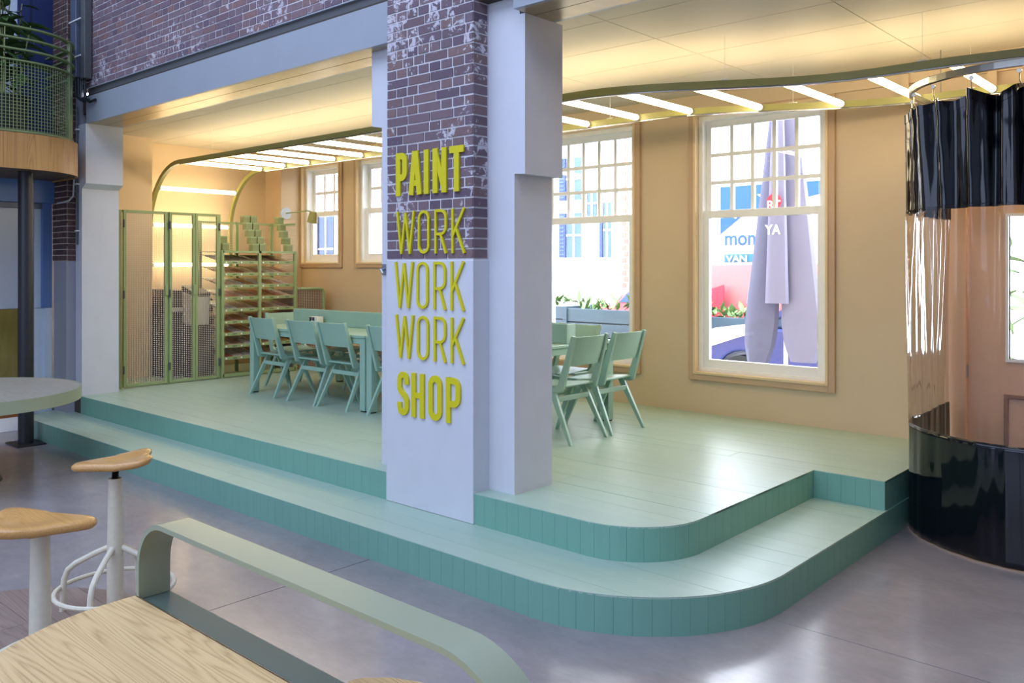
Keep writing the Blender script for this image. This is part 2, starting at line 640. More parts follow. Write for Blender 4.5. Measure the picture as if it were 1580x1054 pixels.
def strips(y0, y1, w):
    out, y = [], y0
    while y < y1 - 1e-6:
        out.append((y, min(y + w, y1)))
        y += w
    return out
G = 0.0011
def plank_poly(xa, xb_f, y0, y1, xa_f=None, n=8):
    ysm = [y0 + G + (y1 - y0 - 2 * G) * k / n for k in range(n + 1)]
    right = [(xb_f(y), y) for y in ysm]
    left = [((xa_f(y) if xa_f else xa), y) for y in ysm[::-1]]
    return right + left
PW = 0.186
rp = random.Random(3)
# upper deck: strips along x, cut into boards of irregular length
for si, (y0, y1) in enumerate(strips(UY, NY, PW) + strips(NY, YW, PW)):
    cuts = [-10.95]
    x = -10.95 + rp.uniform(1.2, 3.0)
    ymid = (y0 + y1) / 2
    while x < xr_up(ymid) - 0.9:
        cuts.append(x)
        x += rp.uniform(1.7, 3.4)
    curved = y0 < UY + UR
    for k, c in enumerate(cuts):
        last = k == len(cuts) - 1
        m = MB()
        if last and curved:
            m.prism(plank_poly(c + G, xr_up, y0, y1), 'z', PZ - 0.010, PZ + rp.uniform(-0.0004, 0.0006))
        else:
            xe = (NX if y0 >= NY - 1e-6 else UX) if last else cuts[k + 1] - G
            m.box(c + G, xe, y0 + G, y1 - G, PZ - 0.010, PZ + rp.uniform(-0.0004, 0.0006))
        m.build('plank', 'platform_paint_lit', platform)
# lower tread: front run and right-hand run
for si, (y0, y1) in enumerate(strips(LY, UY, (UY - LY) / 3.0)):
    cuts = [None]
    x = -9.0 + rp.uniform(0.3, 2.0)
    while x < -3.4:
        cuts.append(x)
        x += rp.uniform(1.9, 3.4)
    for k, c in enumerate(cuts):
        last = k == len(cuts) - 1
        yb = y1 + (0.02 if y1 >= UY - 1e-6 else 0)
        poly = plank_poly(None if c is None else c + G, xr_lo if last else (lambda y, q=(None if last else cuts[k + 1]): q - G), y0, yb, xl_lo if c is None else None, 10)
        MB().prism(poly, 'z', RS - 0.010, RS + rp.uniform(-0.0004, 0.0006)).build('plank', 'platform_paint_lit', platform)
for (y0, y1) in strips(UY + 0.02, NY + 0.02, PW):
    MB().prism(plank_poly(-3.2 if y0 < 4.1 else UX - 0.05, xr_lo, y0, y1, None, 6), 'z', RS - 0.010, RS + rp.uniform(-0.0004, 0.0006)).build('plank', 'platform_paint_lit', platform)

def riser(path, z0, z1, w=0.0905):
    """vertical boards along a plan path (polyline, outer face), each its own part"""
    pts = [Vector((p[0], p[1])) for p in path]
    seg = [(pts[i + 1] - pts[i]).length for i in range(len(pts) - 1)]
    tot = sum(seg)
    def at(s):
        s = max(0, min(tot, s))
        for i, L in enumerate(seg):
            if s <= L + 1e-9:
                return pts[i].lerp(pts[i + 1], 0 if L == 0 else s / L)
            s -= L
        return pts[-1]
    n = max(1, round(tot / w))
    for i in range(n):
        a, b = tot * i / n + 0.0006, tot * (i + 1) / n - 0.0006
        k = 4
        outer = [at(a + (b - a) * j / k) for j in range(k + 1)]
        d = (outer[-1] - outer[0]).normalized()
        nrm = Vector((-d.y, d.x)) * 0.02
        inner = [p + nrm for p in outer[::-1]]
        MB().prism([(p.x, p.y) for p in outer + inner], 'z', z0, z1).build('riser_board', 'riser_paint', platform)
riser([(-9.48, UY), (-4.464, UY)], RS, PZ - 0.004)
riser([(-3.652, UY), (UX - UR, UY)] + arc(UX - UR, UY + UR, UR, -88, 0, 24) + [(UX, NY)], RS, PZ - 0.004)
riser([(UX, NY), (NX, NY)], RS, PZ - 0.004)
riser([(NX, NY), (NX, YW)], RS - 0.010, PZ - 0.004)
lp = [(xl_lo(3.62 - 0.37 * k / 14), 3.62 - 0.37 * k / 14) for k in range(15)] + [(-9.40, LY)]
riser(lp, 0.0, RS - 0.004)
riser([(-9.40, LY), (LX - LR, LY)], 0.0, RS - 0.004)
riser(arc(LX - LR, LY + LR, LR, -90, 0, 36) + [(LX, YW)], 0.0, RS - 0.004)

# ------------------------------------------------------------------ room shell
def wall_with_holes(name, y0, y1, x0, x1, z0, z1, holes, m, **kw):
    b = MB()
    xs_ = sorted({x0, x1} | {h[0] for h in holes} | {h[1] for h in holes})
    zs_ = sorted({z0, z1} | {h[2] for h in holes} | {h[3] for h in holes})
    for i in range(len(xs_) - 1):
        xm = (xs_[i] + xs_[i + 1]) / 2
        runs = []
        for j in range(len(zs_) - 1):
            zm = (zs_[j] + zs_[j + 1]) / 2
            if any(h[0] < xm < h[1] and h[2] < zm < h[3] for h in holes):
                continue
            if runs and abs(runs[-1][1] - zs_[j]) < 1e-9:
                runs[-1][1] = zs_[j + 1]
            else:
                runs.append([zs_[j], zs_[j + 1]])
        for a, c in runs:
            b.box(xs_[i], xs_[i + 1], y0, y1, a, c)
    return b.build(name, m, kind='structure', **kw)

WIN_R = [(-4.125, -2.885, 0.76, 3.16), (-6.045, -4.825, 0.76, 3.16)]
WIN_L = [(-10.50, -9.645, 1.80, 3.16), (-9.235, -8.38, 1.80, 3.16)]
DOOR = (-1.80, -0.90, 0.0, 2.45)
wall_with_holes('wall_back', YW, YW + 0.22, -10.95, 2.6, -0.02, CEIL + 0.1, WIN_R + WIN_L + [DOOR], 'peach_wall', label='peach painted rear wall holding the sash windows', cat='wall')
MB().box(-11.15, -10.95, 4.13, YW + 0.2, 0, CEIL + 0.1).build('wall_left', 'peach_wall', kind='structure', label='peach end wall behind the mesh lockers', cat='wall')
for (a, b, nm) in ((4.13, 5.00, 'nearest the white column'), (6.86, 7.2, 'in the corner by the sash window')):
    MB().box(-10.95, -10.55, a, b, PZ, CEIL).build('wall_pier', 'peach_wall', kind='structure', label='shallow peach wall pier ' + nm, cat='pier')
MB().box(-10.95, -9.52, 4.05, 4.13, PZ, CEIL).build('wall_return', 'peach_wall', kind='structure', label='short return wall hidden behind the white end column', cat='wall')
MB().box(2.4, 2.6, 3.74, YW, 0, CEIL).build('wall_right', 'peach_wall', kind='structure', label='peach wall closing the room far right', cat='wall')
# wall top band with battens over the windows
band = MB().box(-10.55, 2.4, YW - 0.03, YW, 3.20, CEIL).build('trim_1', 'peach_wall', kind='structure', label='timber band between window heads and ceiling', cat='trim')
for x in np.arange(-2.24, 2.0, 0.62):
    MB().box(x - 0.03, x + 0.03, YW - 0.05, YW - 0.03, 3.05, CEIL).build('batten', 'peach_wall', band)
# ceiling of separate boards
ceil = MB().box(-11.1, 2.6, 3.76, YW + 0.2, CEIL + 0.012, CEIL + 0.2).build('ceiling', 'joint_dark', kind='structure', label='cream panelled ceiling over the platform', cat='ceiling')
cx = [-3.3 + 1.265 * k for k in range(-7, 6)]
cy = [4.14, 4.59, 5.19, 5.77, 6.37, 6.96, YW]
for i in range(len(cx) - 1):
    for j in range(len(cy) - 1):
        g = 0.003
        x0, x1 = max(cx[i], -10.95) + g, min(cx[i + 1], 2.4) - g
        if x1 - x0 > 0.05:
            MB().box(x0, x1, cy[j] + g, cy[j + 1] - g, CEIL, CEIL + 0.012).build('ceiling_panel', 'ceiling_panel', ceil)
# hall enclosure (beyond the picture) so that its daylight comes only from the added area lamps
MB().box(-10.3, 6.3, -7.2, -7.0, 0, 7.7).build('wall_hall_south', 'white_paint', kind='structure', label='white end wall of the hall behind the camera', cat='wall')
MB().box(6.1, 6.3, -7.0, 7.5, 0, 7.7).build('wall_hall_east', 'white_paint', kind='structure', label='white side wall of the hall far right', cat='wall')
MB().box(-10.4, 6.3, -7.2, 7.6, 7.6, 7.8).build('ceiling_hall', 'white_paint', kind='structure', label='high roof of the hall', cat='roof')
MB().box(2.6, 6.2, 3.74, 3.9, 0, 7.6).build('wall_hall_facade', 'white_paint', kind='structure', label='white wall beside the room opening', cat='wall')

# ------------------------------------------------------------------ columns and beam
m = MB()
m.prism([(-9.50, PZ), (-9.50, 2.575), (-9.40, 2.625), (-9.40, 3.256), (-9.66, 3.256), (-9.66, 0.15), (-9.50, 0.15)], 'y', 3.74, 4.13)
m.build('column_end', 'white_paint', kind='structure', label='white end column with wider corbelled head left of the opening', cat='column')
m = MB()
m.prism([(-4.68, RS), (-4.68, 2.715), (-4.79, 2.735), (-4.79, 3.256), (-3.357, 3.256), (-3.357, 2.30), (-3.441, 2.305), (-3.441, RS)], 'y', 3.852, 4.208)
m.box(-4.70, -3.40, 3.852, 4.20, 3.256, 3.60)
m.build('column_main', 'white_paint', kind='structure', label='white boxed column with stepped head behind the brick pillar', cat='column')
# beams: left and right of the pillar
def beam(x0, x1, label):
    b = MB()
    b.box(x0, x1, 3.745, 3.775, 3.256, 3.535)
    b.box(x0, x1, 3.775, 4.13, 3.262, 3.285)
    b.box(x0, x1, 4.10, 4.13, 3.256, CEIL + 0.05)
    o = b.build('steel_beam', 'steel_grey', kind='structure', label=label, cat='beam')
    for (a, c) in ((3.775, 3.925), (3.932, 4.10)):
        MB().box(x0, x1, a, c, 3.256, 3.262).build('soffit_plate', 'soffit_steel', o)
    MB().box(x0, x1, 3.765, 3.785, 3.535, 3.64).build('web', 'steel_dark', o)
    MB().box(x0, x1, 3.742, 3.90, 3.614, 3.622).build('flange', 'steel_grey', o)
    return o
beam(-9.40, -4.47, 'pale grey steel beam under the brick wall left of the pillar')
beam(-3.355, 2.6, 'pale grey steel beam right of the pillar')

# brick walls -------------------------------------------------------
def brick_mesh(lx, ly, lz, key, mat):
    b = MB().box(-lx / 2, lx / 2, -ly / 2, ly / 2, -lz / 2, lz / 2)
    me = mesh_only(b, key, mat)
    return me
def cam_px(x, y, z):
    fw = (-math.sin(YAW), math.cos(YAW)); rt = (math.cos(YAW), math.sin(YAW))
    d = x * fw[0] + y * fw[1]
    if d < 0.1: return None
    return 790 + 1326.8 * (x * rt[0] + y * rt[1]) / d, 410.8 - 1326.8 * (z - 1.75) / d, d
COURSE, BH, JOINT = 0.0626, 0.0515, 0.012
rb = random.Random(21)
def course_cuts(x0, x1, k, L=0.212, Hd=0.106):
    """alternating stretcher and header courses; returns list of (a,b)"""
    out = []
    if k % 2 == 0:
        x = x0
        first = [Hd * 1.5] if k % 4 == 0 else [L]
    else:
        x = x0
        first = [Hd * 0.9]
    step = L if k % 2 == 0 else Hd
    w = first[0]
    while x < x1 - 0.02:
        b = min(x + w, x1)
        if x1 - b < 0.045: b = x1
        out.append((x, b))
        x = b
        w = step if rb.random() > 0.12 else (Hd if step == L else L)
    return out
def brick_face(parent, x0, x1, yf, z0, z1, mat, cap, depth=0.03):
    """bricks on a face looking toward -y, standing proud of the mortar"""
    cache, items = {}, []
    k = 0
    z = z0
    while z < z1 - 0.02:
        for (a, b) in course_cuts(x0, x1, k):
            L = round((b - a - JOINT) / 0.004) * 0.004
            items.append(((a + b) / 2, z + COURSE / 2, L))
        z += COURSE
        k += 1
    def seen(it):
        q = cam_px(it[0], yf, it[1])
        return q is not None and -30 < q[0] < 1610 and -20 < q[1] < 1074
    items.sort(key=lambda it: (not seen(it), cam_px(it[0], yf, it[1])[2]))
    rest = MB()
    for n, (xc, zc, L) in enumerate(items):
        dy = rb.uniform(-0.002, 0.002)
        if n < cap and seen((xc, zc, L)):
            if L not in cache:
                cache[L] = brick_mesh(L, depth, BH, 'brick', mat)
            inst('brick', cache[L], (xc, yf + depth / 2 + dy, zc + rb.uniform(-0.001, 0.001)), parent, (0, rb.uniform(-0.008, 0.008), 0))
        else:
            rest.box(xc - L / 2, xc + L / 2, yf + dy, yf + depth + dy, zc - BH / 2, zc + BH / 2)
    if rest.v:
        rest.build('brick_rest', mat, parent, kind='stuff')

bw = MB().box(-9.62, -4.40, 3.752, 3.95, 3.622, 7.6).build('wall_brick_upper', 'mortar', kind='structure', label='weathered purple brick wall above the steel beam', cat='wall')
brick_face(bw, -9.50, -4.45, 3.747, 3.624, 5.2, 'brick_wall', 300)
MB().box(-3.60, 6.2, 3.752, 3.95, 3.622, 7.6).build('wall_upper_right', 'mortar', kind='structure', label='upper wall right of the pillar above the beam', cat='wall')

# brick pillar with white plastered foot
PX0, PX1, PYF = -4.462, -3.653, 3.715
pil = MB().box(PX0 + 0.005, PX1 - 0.005, PYF + 0.005, 3.86, 1.79, 7.6).build('brick_pillar', 'mortar', kind='structure', label='brick pillar with plastered white foot carrying the yellow letters', cat='pillar')
MB().box(PX0 - 0.002, PX1 + 0.004, PYF - 0.006, 3.86, RS, 1.79).build('plaster_foot', 'white_paint', pil, bevel=0.006)
brick_face(pil, PX0, PX1, PYF, 1.795, 3.95, 'brick_painted', 290)
sm = brick_mesh(0.03, 0.118, BH, 'brick', 'brick_painted')
k = 0
z = 1.795
while z < 3.95:
    inst('brick', sm, (PX1 - 0.015 + rb.uniform(-0.001, 0.001), 3.779, z + COURSE / 2), pil)
    z += COURSE
MB().box(PX0, PX0 + 0.03, PYF + 0.03, 3.86, 1.79, 7.6).build('mortar_side', 'mortar', pil)

# small latch bracket on the jamb
br = thing('door_bracket', (-4.632, 3.85, 1.68), 'small steel latch bracket on the jamb left of the brick pillar', 'bracket')
MB().box(-4.67, -4.60, 3.842, 3.852, 1.69, 1.765).build('plate', 'metal_bracket', br, bevel=0.003)
MB().tube([(-4.645, 3.845, 1.73), (-4.625, 3.80, 1.725), (-4.60, 3.795, 1.70)], 0.009, 8).build('hook', 'metal_bracket', br, smooth=True)

# ------------------------------------------------------------------ letters
def ribbon(mb, pts, w, y0, y1, closed=False):
    """flat stroke of width w in the xz plane, extruded from y0 to y1"""
    n = len(pts)
    P_ = [Vector((p[0], p[1])) for p in pts]
    L, Rr = [], []
    for i in range(n):
        a = P_[i - 1] if (closed or i > 0) else None
        b = P_[(i + 1) % n] if (closed or i < n - 1) else None
        d1 = (P_[i] - a).normalized() if a is not None else None
        d2 = (b - P_[i]).normalized() if b is not None else None
        if d1 is None: d1 = d2
        if d2 is None: d2 = d1
        n1 = Vector((-d1.y, d1.x)); n2 = Vector((-d2.y, d2.x))
        mm = (n1 + n2)
        mm = mm.normalized() if mm.length > 1e-6 else n1
        s = w / 2 / max(0.35, mm.dot(n1))
        L.append(P_[i] + mm * s); Rr.append(P_[i] - mm * s)
    vs_, fs_ = [], []
    for p, q in zip(L, Rr):
        vs_ += [(p.x, y0, p.y), (q.x, y0, q.y), (q.x, y1, q.y), (p.x, y1, p.y)]
    rng = n if closed else n - 1
    for i in range(rng):
        j = (i + 1) % n
        for k in range(4):
            k2 = (k + 1) % 4
            fs_.append((i * 4 + k, j * 4 + k, j * 4 + k2, i * 4 + k2))
    if not closed:
        fs_.append((0, 1, 2, 3)); fs_.append(tuple((n - 1) * 4 + k for k in (3, 2, 1, 0)))
    mb.add(vs_, fs_)

def glyph(ch, x0, x1, z0, z1, w, ya, yb, rf=0.5):
    b = MB()
    h = w / 2
    xa, xb_, za, zb = x0 + h, x1 - h, z0 + h, z1 - h
    cnt = [0]
    def rib(p, c=False):
        cnt[0] += 1
        ribbon(b, p, w, ya - 0.0007 * cnt[0], yb, c)
    r = (xb_ - xa) / 2 * 0.98
    def cap(cx_, cz, a0, a1, rr=None): return arc(cx_, cz, rr or r, a0, a1, 8)
    mid = (x0 + x1) / 2
    if ch == 'O':
        rib(cap(mid, zb - r, 0, 180) + cap(mid, za + r, 180, 360), True)
    elif ch == 'I':
        rib([(mid, z0), (mid, z1)])
    elif ch == 'P':
        rib([(xa, z0), (xa, z1)])
        zm = z0 + (z1 - z0) * 0.42
        rr = min(r, (zb - zm) / 2)
        rib([(xa, zb)] + arc(xb_ - rr, zb - rr, rr, 90, 0, 6) + arc(xb_ - rr, zm + rr, rr, 0, -90, 6) + [(xa, zm)])
    elif ch == 'R':
        rib([(xa, z0), (xa, z1)])
        zm = z0 + (z1 - z0) * 0.44
        rr = min(r, (zb - zm) / 2)
        rib([(xa, zb)] + arc(xb_ - rr, zb - rr, rr, 90, 0, 6) + arc(xb_ - rr, zm + rr, rr, 0, -90, 6) + [(xa, zm)])
        rib([(mid, zm), (xb_ + h * 0.3, z0)])
    elif ch == 'A':
        rib([(xa, z0), (mid - h * 0.25, z1)]); rib([(xb_, z0), (mid + h * 0.25, z1)])
        zc = z0 + (z1 - z0) * 0.27
        ribbon(b, [(xa + w * 0.4, zc), (xb_ - w * 0.4, zc)], w * 0.85, ya + 0.0005, yb)
    elif ch == 'N':
        rib([(xa, z0), (xa, z1)]); rib([(xb_, z0), (xb_, z1)])
        ribbon(b, [(xa - h * 0.2, z1 - h * 0.5), (xb_ + h * 0.2, z0 + h * 0.5)], w * 0.95, ya + 0.0005, yb)
    elif ch == 'T':
        rib([(mid, z0), (mid, z1)])
        ribbon(b, [(x0, zb), (x1, zb)], w, ya + 0.0005, yb)
    elif ch == 'W':
        q = (x1 - x0)
        zt = z1 - (z1 - z0) * 0.03
        rib([(xa, z1), (x0 + q * 0.27, z0)]); rib([(x0 + q * 0.27, z0), (mid, zt)])
        rib([(mid, zt), (x1 - q * 0.27, z0)]); rib([(x1 - q * 0.27, z0), (xb_, z1)])
    elif ch == 'K':
        rib([(xa, z0), (xa, z1)])
        zc = z0 + (z1 - z0) * 0.38
        rib([(xa, zc), (xb_, z1)])
        zz = zc + (z1 - zc) * 0.30
        rib([(xa + (xb_ - xa) * 0.30, zz), (xb_ + h * 0.2, z0)])
    elif ch == 'H':
        rib([(xa, z0), (xa, z1)]); rib([(xb_, z0), (xb_, z1)])
        ribbon(b, [(xa, (z0 + z1) / 2), (xb_, (z0 + z1) / 2)], w * 0.9, ya + 0.0005, yb)
    elif ch == 'S':
        zm = (z0 + z1) / 2
        hh = z1 - z0
        pts = [(xb_, zb - r - hh * 0.10)] + arc(mid, zb - r, r, 0, 180, 8) + [(xa, zm + hh * 0.12), (xa + r * 0.5, zm + hh * 0.03), (xb_ - r * 0.5, zm - hh * 0.06), (xb_, zm - hh * 0.15)] + arc(mid, za + r, r, 0, -180, 8) + [(xa, za + r + hh * 0.10)]
        rib(pts)
    return b
words = [('PAINT', [(0, .172), (.2, .397), (.435, .498), (.563, .76), (.803, 1)], -4.355, -3.725, 2.21, 2.492, 0.043, 'bold yellow word at the top of the brick pillar', PYF),
         ('WORK', [(0, .284), (.33, .5), (.575, .747), (.814, 1)], -4.352, -3.712, 1.83, 2.107, 0.0175, 'thin yellow word on the bricks just above the plastered foot', PYF),
         ('WORK', [(0, .284), (.33, .5), (.575, .747), (.814, 1)], -4.362, -3.712, 1.477, 1.778, 0.0175, 'thin yellow word at the top of the white plaster', PYF - 0.006),
         ('WORK', [(0, .284), (.33, .5), (.575, .747), (.814, 1)], -4.355, -3.712, 1.150, 1.433, 0.0175, 'thin yellow word lower on the plaster, above the bold bottom word', PYF - 0.006),
         ('SHOP', [(0, .187), (.236, .44), (.51, .72), (.784, 1)], -4.333, -3.748, 0.778, 1.062, 0.039, 'bold yellow word lowest on the white plaster', PYF - 0.006)]
for (wd, spans, x0, x1, z0, z1, w, lab, yf) in words:
    t = thing('sign_lettering', ((x0 + x1) / 2, yf, z0), lab, 'lettering', 'yellow words on the pillar')
    for ch, (a, b) in zip(wd, spans):
        glyph(ch, x0 + (x1 - x0) * a, x0 + (x1 - x0) * b, z0, z1, w, yf - 0.013, yf - 0.0015).build('letter', 'letter_yellow', t)

# ------------------------------------------------------------------ sash windows
def sash(name, x0, x1, z0, z1, rail, cols, rows, label, deep, trim_w):
    """double-hung window in the rear wall; x0..x1, z0..z1 is the wall opening"""
    t = thing(name, ((x0 + x1) / 2, YW, z0), label, 'window', kind='structure')
    fw = 0.045
    # moulding on the wall and timber lining
    def ring(nm, a, b, c, d, w, y0_, y1_, mat, bev=0.004):
        r = MB()
        r.box(a - w, a, y0_, y1_, c - w, d + w); r.box(b, b + w, y0_, y1_, c - w, d + w)
        r.box(a, b, y0_, y1_, c - w, c); r.box(a, b, y0_, y1_, d, d + w)
        return r.build(nm, mat, t, bevel=bev)
    ring('moulding', x0 - 0.02, x1 + 0.02, z0 - 0.02, z1 + 0.02, trim_w, YW - 0.028, YW, 'brown_trim')
    ring('lining', x0 + 0.002, x1 - 0.002, z0 + 0.002, z1 - 0.002, 0.024, YW - 0.036, YW + 0.03, 'wood_trim', 0.003)
    yA, yB = YW + deep, YW + deep + 0.045
    fr = MB()
    fr.box(x0, x0 + fw, YW + 0.03, YW + 0.2, z0, z1); fr.box(x1 - fw, x1, YW + 0.03, YW + 0.2, z0, z1)
    fr.box(x0 + fw, x1 - fw, YW + 0.03, YW + 0.2, z1 - fw, z1); fr.box(x0 + fw, x1 - fw, YW + 0.03, YW + 0.2, z0, z0 + 0.035)
    fr.build('window_frame', 'frame_white', t, bevel=0.003)
    a, b = x0 + fw, x1 - fw
    st = 0.055
    # lower sash
    lo = MB()
    lo.box(a, a + st, yA, yB, z0 + 0.035, rail + 0.035); lo.box(b - st, b, yA, yB, z0 + 0.035, rail + 0.035)
    lo.box(a + st, b - st, yA, yB, z0 + 0.035, z0 + 0.115); lo.box(a + st, b - st, yA, yB, rail - 0.035, rail + 0.035)
    ls = lo.build('lower_sash', 'frame_white', t, bevel=0.003)
    MB().box(a + st, b - st, yA + 0.018, yA + 0.022, z0 + 0.115, rail - 0.035).build('pane', 'pane_glass', ls)
    # upper sash with glazing bars
    yC, yD = yB, yB + 0.045
    up = MB()
    up.box(a, a + st, yC, yD, rail - 0.03, z1 - fw); up.box(b - st, b, yC, yD, rail - 0.03, z1 - fw)
    up.box(a + st, b - st, yC, yD, z1 - fw - 0.06, z1 - fw); up.box(a + st, b - st, yC, yD, rail - 0.03, rail + 0.04)
    us = up.build('upper_sash', 'frame_white', t, bevel=0.003)
    gx0, gx1, gz0, gz1 = a + st, b - st, rail + 0.04, z1 - fw - 0.06
    bw_ = 0.034
    for i in range(1, cols):
        x = gx0 + (gx1 - gx0) * i / cols
        MB().box(x - bw_ / 2, x + bw_ / 2, yC + 0.004, yD - 0.006, gz0, gz1).build('glazing_bar', 'frame_white', us)
    for j in range(1, rows):
        z = gz0 + (gz1 - gz0) * j / rows
        MB().box(gx0, gx1, yC + 0.006, yD - 0.008, z - bw_ / 2, z + bw_ / 2).build('glazing_bar', 'frame_white', us)
    for i in range(cols):
        for j in range(rows):
            xa, xb_ = gx0 + (gx1 - gx0) * i / cols + bw_ / 2, gx0 + (gx1 - gx0) * (i + 1) / cols - bw_ / 2
            za, zb = gz0 + (gz1 - gz0) * j / rows + bw_ / 2, gz0 + (gz1 - gz0) * (j + 1) / rows - bw_ / 2
            MB().box(xa, xb_, yC + 0.02, yC + 0.024, za, zb).build('pane', 'pane_glass', us)
    return t
sash('window_1', *WIN_R[0], 2.235, 5, 3, 'tall white sash window on the right showing the closed parasol', 0.05, 0.058)
sash('window_2', *WIN_R[1], 2.235, 5, 3, 'tall white sash window behind the table end, half hidden by the pillar', 0.05, 0.058)
sash('window_3', *WIN_L[0], 2.495, 3, 2, 'small high sash window next to the wall lamp', 0.09, 0.05)
sash('window_4', *WIN_L[1], 2.495, 3, 2, 'small high sash window cut off by the pillar edge', 0.09, 0.05)

# brown glazed door behind the curtain
d = thing('door_1', (-1.35, YW, 0), 'brown panelled door with glazed upper part seen through the clear curtain', 'door', kind='structure')
db = MB()
db.box(-1.95, -1.80, YW - 0.04, YW + 0.06, 0, 2.55); db.box(-0.90, -0.78, YW - 0.04, YW + 0.06, 0, 2.55); db.box(-1.80, -0.90, YW - 0.04, YW + 0.06, 2.45, 2.55)
db.build('door_frame', 'door_brown', d, bevel=0.006)
lf = MB()
gx0, gx1, gz0, gz1 = -1.52, -1.02, 1.06, 2.12
lf.box(-1.80, gx0, YW, YW + 0.05, 0.0, 2.45); lf.box(gx1, -0.90, YW, YW + 0.05, 0.0, 2.45)
lf.box(gx0, gx1, YW, YW + 0.05, 0.0, gz0); lf.box(gx0, gx1, YW, YW + 0.05, gz1, 2.45)
leaf_d = lf.build('door_leaf', 'door_brown', d)
pn = MB()
for (a, b, c, e_) in ((-1.55, -0.99, 0.77, 0.80), (-1.55, -0.99, 0.16, 0.19), (-1.55, -1.52, 0.19, 0.77), (-1.02, -0.99, 0.19, 0.77)):
    pn.box(a, b, YW - 0.018, YW, c, e_)
pn.build('panel_moulding', 'trim_brown_dark', leaf_d, bevel=0.004)
gb = MB()
gb.box(gx0 - 0.02, gx0, YW - 0.012, YW + 0.05, gz0 - 0.02, gz1 + 0.02); gb.box(gx1, gx1 + 0.02, YW - 0.012, YW + 0.05, gz0 - 0.02, gz1 + 0.02)
gb.box(gx0, gx1, YW - 0.012, YW + 0.05, gz0 - 0.02, gz0); gb.box(gx0, gx1, YW - 0.012, YW + 0.05, gz1, gz1 + 0.02)
gb.build('glazing_bead', 'frame_white', leaf_d)
MB().box(gx0, gx1, YW + 0.02, YW + 0.024, gz0, gz1).build('pane', 'pane_glass', leaf_d)
MB().box(-1.80, -1.795, YW - 0.02, YW, 0.9, 1.0).build('hinge', 'metal_bracket', leaf_d)

# ------------------------------------------------------------------ light ladder under the ceiling
TZ = 3.015
def smst(t):
    t = max(0, min(1, t))
    return t * t * (3 - 2 * t)
def yshift(x):
    return 0.70 * smst((x + 3.9) / 1.9) + max(0, x + 1.6) * 0.12
YF, YB = 5.065, 6.185
XV, RA = -10.75, 0.80
def ladder_path(y0):
    pts, ups = [], []
    for z in (1.60, 1.8, 2.0, TZ - RA):
        pts.append((XV, y0, z)); ups.append((1, 0, 0))
    for k in range(1, 13):
        a = math.radians(90 * k / 12)
        pts.append((XV + RA - RA * math.cos(a), y0, TZ - RA + RA * math.sin(a)))
        ups.append((math.cos(a), 0, -math.sin(a)))
    x = XV + RA + 0.3
    while x < 2.2:
        pts.append((x, y0 + yshift(x), TZ)); ups.append((0, 0, -1))
        x += 0.15
    return pts, ups
fix = thing('light_ladder', (-6.0, 5.6, TZ), 'ladder-like ceiling light of two olive rails with tubes, curving down the end wall', 'ceiling light')
for (y0, nm) in ((YF, 'rail'), (YB, 'rail')):
    pts, ups = ladder_path(y0)
    sides = []
    for i in range(len(pts)):
        a, b = Vector(pts[max(i - 1, 0)]), Vector(pts[min(i + 1, len(pts) - 1)])
        t = (b - a).normalized()
        sides.append(t.cross(Vector(ups[i])).normalized())
    rl = MB().bar(pts, ups, sides, 0.050, 0.046).build(nm, 'track_olive', fix, smooth=True, angle=30)
    fp = [(Vector(p) + Vector(u) * 0.030) for p, u in zip(pts, ups)]
    MB().bar(fp[15:], ups[15:], sides[15:], 0.008, 0.026).build('strip', 'track_silver', rl)
    for x in (-9.2, -7.6, -6.0, -4.4, -2.9, -1.7, -0.2, 1.4):
        y = y0 + yshift(x)
        MB().tube([(x, y, TZ + 0.026), (x, y, CEIL)], 0.0012, 5).build('hanger', 'paper_white', rl)
        MB().box(x - 0.03, x + 0.03, y - 0.012, y + 0.012, TZ + 0.024, TZ + 0.034).build('clip', 'paper_white', rl)
flat = [-9.92, -9.39, -8.87, -8.35, -7.83] + [-7.83 + 0.535 * k for k in range(1, 6)] + [-4.62, -4.10, -3.61, -3.11, -2.57, -2.05, -1.55, -1.03, -0.5, 0.03, 0.56, 1.1, 1.6]
spots = [(x, TZ) for x in flat]
for s in (0.86, 1.49):
    spots.append((XV + RA - RA * math.sin(s), TZ - RA + RA * math.cos(s)))
spots += [(XV, 1.77)]
for (x, z) in spots:
    sh = yshift(x) if z == TZ else 0.0
    a, b = YF + sh + 0.024, YB + sh - 0.024
    tb = MB().tube([(x, a + 0.02, z), (x, b - 0.02, z)], 0.0245, 14).build('tube_lamp', 'tube_glow', fix, smooth=True)
    MB().tube([(x, b - 0.02, z), (x, b, z)], 0.0255, 12).build('end_cap', 'paper_white', tb)
    MB().tube([(x, a, z), (x, a + 0.02, z)], 0.0255, 12).build('end_cap', 'paper_white', tb)

